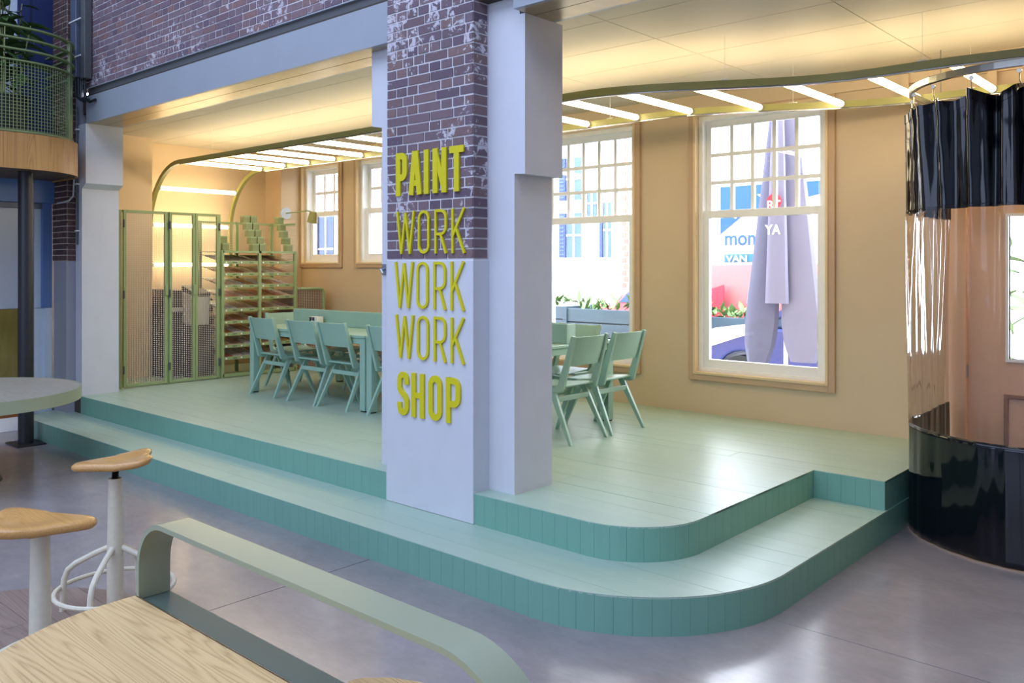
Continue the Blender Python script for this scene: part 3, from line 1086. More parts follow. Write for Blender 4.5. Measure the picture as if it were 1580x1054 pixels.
# ------------------------------------------------------------------ mesh lockers
def door_panel(parent, y0, y1, z0, z1, xf, hinge_side, handle=True):
    fr = MB()
    w = 0.032
    fr.box(xf, xf + 0.03, y0, y0 + w, z0, z1); fr.box(xf, xf + 0.03, y1 - w, y1, z0, z1)
    fr.box(xf, xf + 0.03, y0 + w, y1 - w, z0, z0 + w); fr.box(xf, xf + 0.03, y0 + w, y1 - w, z1 - w, z1)
    dd = fr.build('door', 'locker_green', parent, bevel=0.003)
    MB().box(xf + 0.012, xf + 0.013, y0 + w * 0.7, y1 - w * 0.7, z0 + w * 0.7, z1 - w * 0.7).build('perforated_sheet', 'perforated', dd)
    if handle:
        yh = y1 - 0.035 if hinge_side < 0 else y0 + 0.005
        MB().box(xf + 0.03, xf + 0.055, yh, yh + 0.035, 1.41, 1.53).build('handle', 'locker_green', dd, bevel=0.004)
    for zz in (z0 + 0.15, (z0 + z1) / 2, z1 - 0.2):
        yh = y0 if hinge_side < 0 else y1
        MB().tube([(xf + 0.035, yh, zz), (xf + 0.035, yh, zz + 0.09)], 0.012, 8).build('hinge', 'steel_dark', dd, smooth=True)
    return dd
lock = thing('mesh_locker', (-10.1, 4.84, PZ), 'green framed locker with three perforated mesh doors', 'locker')
XL = -9.72
for (a, b, h, hd) in ((4.265, 4.775, -1, True), (4.80, 5.120, -1, True), (5.124, 5.430, 1, False)):
    door_panel(lock, a, b, PZ + 0.012, 2.385, XL, h, hd)
for y in (4.238, 4.788, 5.447):
    MB().box(XL - 0.03, XL + 0.012, y - 0.013, y + 0.013, PZ, 2.385).build('post', 'locker_green', lock, bevel=0.003)
MB().box(XL - 0.03, XL - 0.004, 4.25, 5.435, 2.36, 2.385).build('top_rail', 'locker_green', lock)
# what stands behind the mesh
mc = thing('copy_machine', (-10.6, 5.37, PZ), 'dark grey copying machine in the recess behind the mesh doors', 'machine')
MB().box(-10.93, -10.33, 5.02, 5.72, PZ, 1.16).build('cabinet', 'machine_dark', mc, bevel=0.02)
for zd in (0.45, 0.68, 0.91):
    MB().box(-10.33, -10.318, 5.06, 5.68, zd, zd + 0.20).build('drawer', 'machine_dark', mc, bevel=0.006)
MB().box(-10.90, -10.30, 5.03, 5.70, 1.16, 1.34).build('scanner', 'machine_dark', mc, bevel=0.03)
MB().prism([(5.04, 1.34), (5.68, 1.34), (5.62, 1.43), (5.10, 1.46)], 'x', -10.86, -10.36).build('lid', 'machine_dark', mc, bevel=0.015)
MB().box(-10.30, -10.27, 5.12, 5.40, 1.18, 1.23).build('tray', 'machine_white', mc)
pb = thing('paper_bin', (-10.1, 5.32, PZ), 'white boxy bin on a dark stand behind the third mesh door', 'bin')
MB().box(-10.24, -9.90, 5.22, 5.44, PZ, 1.02).build('stand', 'machine_dark', pb, bevel=0.01)
MB().prism([(-10.22, 1.02), (-9.92, 1.02), (-9.90, 1.38), (-10.24, 1.44)], 'y', 5.23, 5.43).build('body', 'machine_white', pb, bevel=0.02)
MB().prism([(-10.24, 1.44), (-9.90, 1.38), (-9.91, 1.42), (-10.24, 1.51)], 'y', 5.225, 5.435).build('lid', 'machine_dark', pb)
# ------------------------------------------------------------------ sheet rack with slanted trays
rack = thing('sheet_rack', (-9.95, 6.0, PZ), 'green metal rack with two columns of slanted sheet trays', 'rack')
RX0, RX1 = -10.25, -9.70
for (x, y) in [(RX1, 5.475), (RX1, 5.99), (RX1, 6.515), (RX0, 5.475), (RX0, 5.99), (RX0, 6.515)]:
    top = 1.945 if x == RX1 else 2.33
    MB().box(x - 0.018, x + 0.018, y - 0.018, y + 0.018, PZ, top).build('upright', 'locker_green', rack, bevel=0.002)
MB().box(RX1 - 0.018, RX1 + 0.018, 5.475, 6.515, 1.915, 1.945).build('top_rail', 'locker_green', rack)
MB().box(RX1 - 0.018, RX1 + 0.018, 5.475, 6.515, PZ + 0.01, PZ + 0.05).build('bottom_rail', 'locker_green', rack)
MB().box(RX0 - 0.018, RX1, 5.475, 6.515, 1.925, 1.935).build('top_shelf', 'locker_green', rack)
MB().box(RX0 - 0.001, RX0 + 0.001, 5.475, 6.515, 1.94, 2.31).build('perforated_sheet', 'perforated', rack)
MB().box(RX0 - 0.01, RX0 + 0.01, 5.475, 6.515, 2.30, 2.325).build('back_rail', 'locker_green', rack)
MB().box(RX0, RX1, 6.53, 6.532, PZ + 0.02, 2.30).build('side_sheet', 'perforated', rack)
MB().box(RX0, RX1, 6.515, 6.53, 2.29, 2.315).build('side_rail', 'locker_green', rack)
sheet_me = mesh_only(MB().box(-0.5, 0.5, -0.5, 0.5, 0, 1), 'printed_sheet', 'sheet')
ordn = ['top', 'second', 'third', 'fourth', 'fifth', 'sixth', 'seventh', 'eighth', 'lowest']
rs = random.Random(5)
for k in range(9):
    zl = 1.79 - 0.148 * k
    for ci, (ya, yb) in enumerate(((5.495, 5.97), (6.01, 6.495))):
        x0, x1 = RX0 + 0.02, RX1 - 0.005
        rise = 0.10
        tr = MB().prism([(x0, zl + rise), (x1, zl), (x1, zl + 0.008), (x0, zl + rise + 0.008)], 'y', ya, yb).build('tray', 'locker_green', rack)
        MB().box(x1, x1 + 0.012, ya, yb, zl - 0.012, zl + 0.026).build('lip', 'locker_green', tr)
        for q in (0.06, 0.50):
            yq = ya + (yb - ya) * q
            MB().tube([(x1 + 0.012, yq, zl + 0.006), (x1 + 0.018, yq, zl + 0.006)], 0.012, 10).build('label_dot', 'paper_white', tr)
        mk = MB()
        for q in (0.27, 0.31, 0.35, 0.76, 0.80, 0.84):
            yq = ya + (yb - ya) * q
            mk.box(x1 + 0.012, x1 + 0.0125, yq - 0.006, yq + 0.006, zl, zl + 0.012)
        mk.build('printed_mark', 'ink_black', tr, kind='stuff')
        n = 4 if k < 6 else 3
        wd = (yb - ya) / n
        ang = math.atan2(rise, x1 - x0)
        for j in range(n):
            L = rs.uniform(0.36, 0.46)
            o = inst('printed_sheet', sheet_me, (x1 - 0.012 - L / 2 * math.cos(ang), ya + wd * (j + 0.5), zl + 0.0115 + L / 2 * math.sin(ang)), None, (0, ang, rs.uniform(-0.02, 0.02)), (L, wd * 0.9, 0.006))
            pos = ['leftmost', 'second from left', 'third from left', 'rightmost'][j] if n == 4 else ['leftmost', 'middle', 'rightmost'][j]
            lab = 'printed sheet, %s, in the %s tray of the %s rack column' % (pos, ordn[k], 'left' if ci == 0 else 'right')
            tag(o, lab, 'sheet', 'printed sheets in the %s %s tray' % (ordn[k], 'left' if ci == 0 else 'right'))
# stair-stacked sample boxes on the rack
plain('box_olive', (128, 138, 92), 0.5)
box_b = MB().box(-0.043, 0.043, -0.043, 0.043, 0, 0.086)
box_me = mesh_only(box_b, 'sample_box', 'box_olive')
lid_me = mesh_only(MB().box(-0.045, 0.045, -0.045, 0.045, 0.072, 0.088), 'lid', 'locker_green')
rows_n = ['bottom row', 'second row up', 'middle row', 'fourth row up', 'top row']
def sample_box(x, y, z, lab, grp):
    o = inst('sample_box', box_me, (x, y, z))
    tag(o, lab, 'box', grp)
    inst('lid', lid_me, (x, y, z), o)
for r in range(5):
    x = -9.755 - 0.052 * r
    z = 1.9465 + 0.0915 * r
    for c in range(2):
        sample_box(x, 5.945 + 0.102 * c, z, 'olive sample box, %s, %s box of the wide stair stack on the rack' % (rows_n[r], ('left', 'right')[c]), 'sample boxes stacked on the rack')
    sample_box(x, 6.445, z, 'olive sample box, %s of the narrow stair stack near the wall lamp' % rows_n[r], 'sample boxes stacked on the rack')
sample_box(-9.755, 5.53, 1.9465, 'single olive sample box at the locker end of the rack top, lower of two', 'sample boxes stacked on the rack')
sample_box(-9.800, 5.53, 2.038, 'single olive sample box at the locker end of the rack top, upper of two', 'sample boxes stacked on the rack')

# low mesh cabinet between rack and window wall
lc = thing('low_cabinet', (-10.0, 6.75, PZ), 'low brown cabinet with green rounded frame right of the rack', 'cabinet')
MB().box(-10.30, -9.73, 6.56, 6.96, PZ, 1.43).build('body', 'mesh_backing', lc)
path = [(-9.71, 6.55, 1.45), (-9.71, 6.93, 1.45)] + [(-9.71, 6.93 + 0.05 * math.sin(a), 1.40 + 0.05 * math.cos(a)) for a in (0.4, 0.8, 1.2, 1.57)] + [(-9.71, 6.98, PZ)]
MB().tube(path, 0.017, 8).build('frame', 'locker_green', lc, smooth=True)
MB().box(-9.722, -9.72, 6.56, 6.97, PZ, 1.44).build('perforated_sheet', 'perforated', lc)

# wall lamp
wl = thing('wall_lamp', (-10.55, 6.93, 2.49), 'swing-arm wall lamp with olive shade above the rack end', 'lamp')
MB().tube([(-10.55, 6.93, 2.50), (-10.53, 6.93, 2.50)], 0.085, 20).build('wall_plate', 'pale_blue_panel', wl, smooth=True)
MB().tube([(-10.53, 6.93, 2.50), (-10.05, 6.95, 2.515), (-9.98, 6.95, 2.505), (-9.95, 6.95, 2.46)], 0.009, 8).build('arm', 'locker_green', wl, smooth=True)
sh = MB().lathe([(0.045, 0.15), (0.05, 0.145), (0.075, 0.0), (0.070, 0.0), (0.044, 0.135)], (0, 0, 0), 20)
sho = sh.build('shade', 'track_olive', wl, smooth=True, origin=(0, 0, 0))
sho.location = (0.62, 0.02, -0.14)
sho.rotation_euler = (0, math.radians(14), 0)
MB().tube([(-9.955, 6.95, 2.47), (-9.92, 6.95, 2.46), (-9.90, 6.95, 2.42)], 0.006, 6).build('joint', 'steel_dark', wl, smooth=True)

# ------------------------------------------------------------------ tables
def work_table(x0, x1, label):
    t = thing('work_table', ((x0 + x1) / 2, 5.67, PZ), label, 'table', 'green work tables pushed end to end')
    y0, y1, zt = 5.07, 6.30, PZ + 0.724
    MB().box(x0, x1, y0, y1, zt - 0.03, zt).build('table_top', 'chair_green', t, bevel=0.006)
    ap = MB()
    ap.box(x0 + 0.01, x1 - 0.01, y0 + 0.012, y0 + 0.037, zt - 0.085, zt - 0.03); ap.box(x0 + 0.01, x1 - 0.01, y1 - 0.037, y1 - 0.012, zt - 0.085, zt - 0.03)
    ap.box(x0 + 0.012, x0 + 0.037, y0 + 0.037, y1 - 0.037, zt - 0.085, zt - 0.03); ap.box(x1 - 0.037, x1 - 0.012, y0 + 0.037, y1 - 0.037, zt - 0.085, zt - 0.03)
    ap.build('apron', 'chair_green', t, bevel=0.003)
    for lx in (x0 + 0.04, x1 - 0.04):
        for ly in (y0 + 0.045, y1 - 0.045):
            lg = MB().box(lx - 0.038, lx + 0.038, ly - 0.038, ly + 0.038, PZ + 0.012, zt - 0.03).build('leg', 'chair_green', t, bevel=0.006)
            MB().box(lx - 0.03, lx + 0.03, ly - 0.03, ly + 0.03, PZ, PZ + 0.012).build('foot', 'chair_dark', lg)
    return t
work_table(-8.42, -6.42, 'pale green work table nearest the rack, row of chairs on its long side')
work_table(-6.40, -4.44, 'pale green work table reaching out behind the pillar to the two end chairs')
zt = PZ + 0.724
for (a, b, lab) in ((-8.44, -6.42, 'green divider box along the middle of the table nearest the rack'), (-6.41, -4.46, 'green divider box with its end showing right of the pillar')):
    t = thing('table_divider', ((a + b) / 2, 5.71, zt), lab, 'divider', 'green divider boxes on the tables')
    bx = MB()
    bx.box(a, b, 5.65, 5.665, zt + 0.001, zt + 0.165); bx.box(a, b, 5.755, 5.77, zt + 0.001, zt + 0.165)
    bx.box(a, a + 0.015, 5.665, 5.755, zt + 0.001, zt + 0.165); bx.box(b - 0.015, b, 5.665, 5.755, zt + 0.001, zt + 0.165)
    bx.build('side', 'chair_green', t, bevel=0.002)
    MB().box(a + 0.015, b - 0.015, 5.665, 5.755, zt + 0.12, zt + 0.15).build('top', 'chair_green', t)
for (x, lab) in ((-7.88, 'white card holder with two black bars standing by the divider, left one'), (-6.60, 'white card holder with two black bars next to the pillar edge')):
    t = thing('card_holder', (x, 5.57, zt), lab, 'holder', 'card holders on the table')
    MB().box(x - 0.08, x + 0.07, 5.53, 5.61, zt + 0.001, zt + 0.10).build('block', 'card_holder', t, bevel=0.004)
    for q in (-0.05, 0.0):
        MB().box(x + q - 0.016, x + q + 0.016, 5.523, 5.53, zt + 0.004, zt + 0.096).build('bar', 'ink_black', t)

# ------------------------------------------------------------------ chairs
def make_chair():
    """faces +y; origin on the floor under the middle of the seat"""
    t = thing('dining_chair', (0, 0, 0), 'x', 'chair', 'green wooden chairs round the work tables')
    W = 0.21
    # seat
    s = MB()
    ns, pts_t = 8, []
    for k in range(ns + 1):
        y = -0.17 + 0.40 * k / ns
        pts_t.append((y, 0.436 + 0.010 * math.cos(PI * (k / ns) * 1.2)))
    poly = pts_t + [(y, z - 0.016) for y, z in pts_t[::-1]]
    s.prism(poly, 'x', -0.195, 0.195)
    s.build('seat', 'chair_green', t, bevel=0.005)
    # backrest: bent board between the posts
    b = MB()
    n = 10
    front, back = [], []
    for k in range(n + 1):
        x = -0.195 + 0.39 * k / n
        c = -0.022 * (1 - (x / 0.195) ** 2)
        front.append((x, c)); back.append((x, c - 0.014))
    vs_, fs_ = [], []
    def sl(z): return -0.165 - (z - 0.43) * 0.30
    for (z) in (0.60, 0.83):
        for (x, c) in front: vs_.append((x, sl(z) + c + 0.006, z))
        for (x, c) in back: vs_.append((x, sl(z) + c + 0.006, z))
    m1 = n + 1
    for k in range(n):
        fs_ += [(k, k + 1, 2 * m1 + k + 1, 2 * m1 + k), (m1 + k + 1, m1 + k, 3 * m1 + k, 3 * m1 + k + 1),
                (2 * m1 + k, 2 * m1 + k + 1, 3 * m1 + k + 1, 3 * m1 + k), (k + 1, k, m1 + k, m1 + k + 1)]
    fs_ += [(0, 2 * m1, 3 * m1, m1), (n, m1 + n, 3 * m1 + n, 2 * m1 + n)]
    b.add(vs_, fs_)
    b.build('backrest', 'chair_green', t, bevel=0.004)
    # posts: flat side boards that turn forward under the seat
    for sx in (-1, 1):
        prof = [(sl(0.84) - 0.020, 0.835), (sl(0.84) + 0.014, 0.842), (sl(0.46) + 0.034, 0.46), (-0.10, 0.428), (0.10, 0.426), (0.10, 0.405), (-0.10, 0.395), (-0.155, 0.392), (-0.188, 0.405), (-0.196, 0.43)]
        MB().prism(prof, 'x', sx * 0.197, sx * (0.197 + 0.032)).build('post', 'chair_green', t, bevel=0.006)
    # legs
    for sx in (-1, 1):
        x = sx * 0.200
        def leg(y0, y1, nm='leg'):
            x1 = sx * 0.232
            v = []
            for (yc, xc, z, dy, dx) in ((y0, x, 0.425, 0.031, 0.015), (y1, x1, 0.0, 0.014, 0.013)):
                v += [(xc - dx, yc - dy, z), (xc + dx, yc - dy, z), (xc + dx, yc + dy, z), (xc - dx, yc + dy, z)]
            MB().add(v, [(0, 1, 2, 3), (4, 7, 6, 5), (0, 4, 5, 1), (1, 5, 6, 2), (2, 6, 7, 3), (3, 7, 4, 0)]).build(nm, 'chair_green', t, bevel=0.004)
        leg(-0.055, -0.275)
        leg(0.045, 0.235)
    MB().box(-0.205, 0.205, -0.124, -0.100, 0.315, 0.355).build('stretcher', 'chair_green', t, bevel=0.004)
    MB().box(-0.205, 0.205, 0.095, 0.115, 0.315, 0.350).build('stretcher', 'chair_green', t, bevel=0.004)
    MB().box(-0.185, 0.185, -0.03, 0.01, 0.395, 0.421).build('seat_support', 'chair_green', t)
    return t
proto = make_chair()
GRP = 'green wooden chairs round the work tables'
chairs = [(-8.05, 5.275, 0.0, 'green wooden chair at the rack end of the near row'),
          (-7.33, 5.265, 0.0, 'green wooden chair second from the rack in the near row'),
          (-6.82, 5.272, 0.0, 'green wooden chair third from the rack, beside the middle table legs'),
          (-6.05, 5.275, 0.0, 'green wooden chair cut off by the left edge of the pillar'),
          (-4.335, 5.425, PI / 2, 'green wooden chair at the table end right of the pillar, nearer one'),
          (-4.335, 5.965, PI / 2, 'green wooden chair at the table end nearest the window wall'),
          (-8.47, 5.71, -PI / 2, 'green wooden chair at the rack-side table end facing right'),
          (-8.02, 6.10, PI, 'green wooden chair across the table behind the divider, rack end'),
          (-7.30, 6.10, PI, 'green wooden chair across the table behind the divider, second'),
          (-6.78, 6.10, PI, 'green wooden chair across the table behind the divider, third'),
          (-4.90, 6.13, PI, 'green wooden chair across the table below the second sash window')]
for i, (x, y, rz, lab) in enumerate(chairs):
    if i == 0:
        proto.location = (x, y, PZ)
        proto.rotation_euler = (0, 0, rz)
        proto['label'] = lab
    else:
        copy_tree(proto, (x, y, PZ), rz, lab, GRP)

# ------------------------------------------------------------------ curtain booth
RZ = 2.915
CC, CR = (-1.20, 6.30), 0.70
def curtain_path(step=0.012, r_off=0.0):
    p = []
    y = 7.12
    while y > CC[1]:
        p.append((CC[0] - CR - r_off, y)); y -= step
    a = 180.0
    while a < 270.0:
        p.append((CC[0] + (CR + r_off) * math.cos(math.radians(a)), CC[1] + (CR + r_off) * math.sin(math.radians(a)))); a += math.degrees(step / CR)
    x = CC[0]
    while x < 0.9:
        p.append((x, CC[1] - CR - r_off)); x += step
    return p
cpath = curtain_path()
rail_pts = [(p[0], p[1], RZ) for p in cpath[::6]]
rl = thing('curtain_rail', (-1.2, 5.9, RZ), 'curved steel curtain rail hanging below the ceiling at right', 'rail')
ups = [(0, 0, 1)] * len(rail_pts)
sides = []
for i in range(len(rail_pts)):
    a, b = Vector(rail_pts[max(i - 1, 0)]), Vector(rail_pts[min(i + 1, len(rail_pts) - 1)])
    sides.append((b - a).normalized().cross(Vector((0, 0, 1))))
MB().bar(rail_pts, ups, sides, 0.045, 0.03).build('track', 'track_silver', rl, bevel=0.004)
for idx in (20, 300):
    p = cpath[min(idx, len(cpath) - 1)]
    hb = MB().box(p[0] - 0.022, p[0] + 0.022, p[1] - 0.022, p[1] + 0.022, RZ - 0.028, RZ + 0.028).build('bracket', 'track_silver', rl)
    MB().tube([(p[0], p[1], RZ + 0.028), (p[0], p[1], CEIL)], 0.004, 8).build('hanger', 'track_silver', rl)
n_h = 15
hooks_s = [int((len(cpath) - 1) * (i + 0.5) / n_h) for i in range(n_h)]
wheel = MB().tube([(0, -0.006, 0), (0, 0.006, 0)], 0.017, 12)
cur = thing('pvc_curtain', (-1.5, 6.0, 0.0), 'glossy curtain with black top, clear middle and black bottom hung round the booth', 'curtain')
rc = random.Random(17)
nS = len(cpath)
dS = 0.012
def fold(i, z):
    """outward displacement of the sheet"""
    s = i * dS
    top = min(1.0, max(0.0, (z - 0.6) / 2.0))
    a1 = 0.003 + 0.042 * top ** 1.3
    ph = s * 2 * PI / 0.21 + 1.4 * math.sin(s * 3.1)
    d_ = a1 * math.sin(ph) + 0.35 * a1 * math.sin(2.3 * ph + 1.3 + z * 0.7)
    d_ += 0.012 * math.sin(z * 2.2 + s * 5) * top + 0.012 * math.sin(s * 7 + z * 0.5) * (1 - top)
    crease = top * 0.0025 * math.sin(z * 26 + s * 9) * math.sin(s * 23)
    sp = (s * n_h / (nS * dS)) % 1.0
    sag = 0.0
    return d_ + crease
def sag(i, z):
    s = i * dS
    sp = (s * n_h / (nS * dS) - 0.5) % 1.0
    return -0.05 * (math.sin(PI * sp) ** 1.2) * max(0.0, (z - 2.3) / 0.5)
def band(z0, z1, nz, name, mat, off=0.0):
    vs_, fs_ = [], []
    nrm = []
    for i in range(nS):
        a, b = cpath[max(i - 1, 0)], cpath[min(i + 1, nS - 1)]
        t = Vector((b[0] - a[0], b[1] - a[1])).normalized()
        nrm.append(Vector((t.y, -t.x)))
    for j in range(nz + 1):
        z = z0 + (z1 - z0) * j / nz
        for i in range(nS):
            f = fold(i, z) + off
            vs_.append((cpath[i][0] + nrm[i].x * f, cpath[i][1] + nrm[i].y * f, z + sag(i, z)))
    for j in range(nz):
        for i in range(nS - 1):
            fs_.append((j * nS + i, j * nS + i + 1, (j + 1) * nS + i + 1, (j + 1) * nS + i))
    o = MB().add(vs_, fs_).build(name, mat, cur, smooth=True, angle=80)
    return o
tb_ = band(2.10, 2.80, 30, 'top_band', 'pvc_black')
so = tb_.modifiers.new('thickness', 'SOLIDIFY'); so.thickness = 0.003
band(0.70, 2.12, 30, 'clear_band', 'pvc_clear', 0.002)
bb_ = band(0.012, 0.715, 20, 'bottom_band', 'pvc_black')
so = bb_.modifiers.new('thickness', 'SOLIDIFY'); so.thickness = 0.003
hm = band(2.74, 2.803, 4, 'hem', 'pvc_black', 0.004)
nth = ['first', 'second', 'third', 'fourth', 'fifth', 'sixth', 'seventh', 'eighth', 'ninth', 'tenth', 'eleventh', 'twelfth', 'thirteenth', 'fourteenth', 'last']
for hi_, idx in enumerate(hooks_s):
    p = cpath[idx]
    h = thing('curtain_hook', (p[0], p[1], RZ - 0.13), 'steel roller hook on the curtain rail, %s from the wall end' % nth[hi_], 'hook', 'roller hooks along the curtain rail')
    MB().tube([(p[0], p[1] - 0.007, RZ - 0.045), (p[0], p[1] + 0.007, RZ - 0.045)], 0.013, 12).build('roller', 'hook_steel', h, smooth=True)
    MB().tube([(p[0], p[1], RZ - 0.05), (p[0], p[1], RZ - 0.10), (p[0] + 0.012, p[1], RZ - 0.125), (p[0], p[1], RZ - 0.14), (p[0] - 0.01, p[1], RZ - 0.125)], 0.004, 6).build('wire', 'hook_steel', h, smooth=True)

# ------------------------------------------------------------------ left side of the hall: wall, blue doorway, brick pier, balcony
XH = -10.08
hw = MB()
hw.box(XH - 0.2, XH, -7.0, 2.2, 0, 7.6)
hw.box(XH - 0.2, XH, 2.2, 3.95, 3.0, 7.6)
hw.box(XH - 0.2, XH - 0.14, 2.2, 3.95, 0, 3.0)
hw.build('wall_hall_left', 'white_paint', kind='structure', label='left side wall of the hall with the blue framed doorway', cat='wall')
MB().box(XH - 0.02, XH + 0.02, -7.0, 3.46, 0.0, 0.14).build('baseboard_left', 'frame_white', kind='structure', label='white baseboard below the wooden counter at far left', cat='baseboard')
dw = thing('door_2', (XH, 2.9, 0), 'blue steel door frame with frosted upper glass left of the brick pier', 'door', kind='structure')
MB().box(XH - 0.1, XH + 0.06, 2.2, 3.665, 2.435, 2.70).build('header', 'blue_steel', dw, bevel=0.004)
MB().box(XH - 0.1, XH + 0.01, 3.555, 3.65, 1.295, 2.435).build('post', 'blue_steel', dw, bevel=0.004)
MB().box(XH - 0.1, XH + 0.01, 3.575, 3.65, 0.15, 1.293).build('post', 'pale_blue_panel', dw)
MB().box(XH - 0.1, XH, 2.2, 3.553, 2.375, 2.433).build('glazing_rail', 'pipe_grey', dw)
MB().box(XH - 0.07, XH - 0.05, 3.44, 3.555, 1.295, 2.375).build('side_panel', 'pale_blue_panel', dw)
MB().box(XH - 0.07, XH - 0.05, 2.2, 3.435, 1.295, 2.375).build('frosted_pane', 'frosted', dw)
MB().box(XH - 0.07, XH - 0.05, 2.2, 3.33, 0.40, 1.290).build('olive_pane', 'olive_glass', dw)
MB().box(XH - 0.08, XH - 0.03, 3.33, 3.44, 0.15, 1.290).build('mullion', 'olive_glass', dw)
MB().box(XH - 0.07, XH - 0.02, 3.445, 3.575, 0.15, 1.290).build('white_panel', 'pale_blue_panel', dw)
MB().box(XH - 0.06, XH + 0.005, 2.2, 3.44, 0.14, 0.40).build('wood_plinth', 'counter_wood', dw)

pier = MB().box(-10.07, -9.685, 3.660, 3.76, 1.80, 7.6).build('brick_pier', 'mortar_dark', kind='structure', label='slim dark brick pier with white painted foot beside the end column', cat='pier')
MB().prism([(-9.975, 3.635), (-9.68, 3.650), (-9.668, 3.76), (-9.975, 3.76)], 'z', RS, 1.80).build('painted_foot', 'grey_paint', pier)
brick_face(pier, -10.07, -9.68, 3.655, 1.805, 4.75, 'brick_dark', 260)
sm2 = brick_mesh(0.03, 0.095, BH, 'brick', 'brick_dark')
z = 1.805
while z < 4.75:
    inst('brick', sm2, (-9.688 + rb.uniform(-0.002, 0.002), 3.712, z + COURSE / 2), pier)
    z += COURSE
MB().box(-9.70, -9.52, 3.745, 3.80, RS, 7.6).build('wall_strip', 'grey_paint', kind='structure', label='narrow grey wall strip between brick pier and white column', cat='wall')

# cable tray and pipes on the brick wall corner
ct = thing('cable_tray', (-9.33, 3.66, 3.55), 'blue-grey vertical cable duct with clamps at the left end of the brick wall', 'cable duct')
MB().box(-9.50, -9.36, 3.62, 3.74, 3.72, 7.0).build('duct', 'pipe_grey', ct, bevel=0.01)
MB().box(-9.34, -9.24, 3.66, 3.742, 3.70, 7.0).build('duct', 'steel_dark', ct, bevel=0.01)
for zc in (3.92, 4.30):
    MB().box(-9.52, -9.22, 3.612, 3.622, zc, zc + 0.012).build('clamp', 'paper_white', ct)
for i, (x, y) in enumerate(((-9.47, 3.66), (-9.43, 3.65), (-9.39, 3.66), (-9.30, 3.69))):
    c = [(x, y, 3.74), (x, y, 3.62), (x + 0.02, y, 3.55 - 0.02 * i), (x + 0.08, y + 0.02, 3.50 - 0.015 * i), (x + 0.17, y + 0.04, 3.50 - 0.01 * i)]
    MB().tube(c, 0.014, 8).build('cable', 'cable_black', ct, smooth=True)
cp = thing('conduit', (-9.62, 3.70, 2.0), 'thin light conduit running down beside the dark brick pier', 'conduit')
MB().tube([(-9.585, 3.725, 3.45), (-9.585, 3.725, 1.98)], 0.010, 8).build('pipe', 'steel_dark', cp, smooth=True)
MB().tube([(-9.62, 3.715, 2.85), (-9.62, 3.70, 2.50), (-9.65, 3.665, 2.45), (-9.72, 3.635, 2.435), (-9.86, 3.63, 2.43)], 0.010, 8).build('pipe', 'conduit_light', cp, smooth=True)
for zc in (2.12, 2.62, 3.2):
    MB().box(-9.60, -9.555, 3.705, 3.745, zc, zc + 0.014).build('clamp', 'paper_white', cp)

# balcony
BX, BC, BR = -8.80, (-9.50, 2.95), 0.70
def balcony_edge(off=0.0, n=20):
    return [(BX + off, -3.0), (BX + off, BC[1])] + arc(BC[0], BC[1], BR + off, 0, 90, n)[1:] + [(-10.02, BC[1] + BR + off)]
edge = balcony_edge()
bal = thing('balcony', (-9.4, 2.9, 2.66), 'rounded upper balcony with oak fascia and green mesh railing at top left', 'balcony', kind='structure')
MB().prism(balcony_edge(-0.02) + [(XH, BC[1] + BR - 0.02), (XH, -3.0)], 'z', 2.68, 2.98).build('deck', 'under_wood', bal)
# fascia boards, upright veneers
def arclen(path):
    pts = [Vector(p) for p in path]
    out = [0.0]
    for i in range(len(pts) - 1): out.append(out[-1] + (pts[i + 1] - pts[i]).length)
    return pts, out
def at_path(path, s):
    pts, ln = arclen(path)
    for i in range(len(pts) - 1):
        if s <= ln[i + 1] + 1e-9:
            return pts[i].lerp(pts[i + 1], (s - ln[i]) / max(1e-9, ln[i + 1] - ln[i]))
    return pts[-1]
fpath = balcony_edge(0, 40)
tot = arclen(fpath)[1][-1]
s = tot
widths = []
while s > tot - 3.4:
    w = 0.20
    a, b = max(0, s - w) + 0.0008, s - 0.0008
    outer = [at_path(fpath, a + (b - a) * k / 6) for k in range(7)]
    dd = (outer[-1] - outer[0]).normalized()
    nr = Vector((-dd.y, dd.x)) * 0.02
    MB().prism([(p.x, p.y) for p in outer] + [((p + nr).x, (p + nr).y) for p in outer[::-1]], 'z', 2.665, 3.0).build('fascia_board', 'oak_fascia', bal)
    s -= w
def rail_bar(off, z, h, t, name='rail'):
    pth = [p for p in balcony_edge(off, 20)]
    pth[0] = (pth[0][0], 0.0)
    pts = [(p[0], p[1], z) for p in pth]
    sides = []
    for i in range(len(pts)):
        a, b = Vector(pts[max(i - 1, 0)]), Vector(pts[min(i + 1, len(pts) - 1)])
        sides.append((b - a).normalized().cross(Vector((0, 0, 1))))
    return MB().bar(pts, [(0, 0, 1)] * len(pts), sides, h, t).build(name, 'rail_green', bal)
for z in (4.0, 3.895, 3.79, 3.685):
    rail_bar(-0.06, z, 0.014, 0.055)
rail_bar(-0.05, 3.02, 0.02, 0.03, 'bottom_rail')
for s_ in (tot - 1.02, tot - 2.2, tot - 3.3):
    p = at_path(balcony_edge(-0.05, 40), s_)
    q = at_path(balcony_edge(-0.05, 40), s_ + 0.02)
    tt = (q - p).normalized()
    MB().beam((p.x, p.y, 3.0), (p.x, p.y, 4.01), 0.065, 0.022, up=(tt.y, -tt.x, 0)).build('post', 'rail_green', bal)
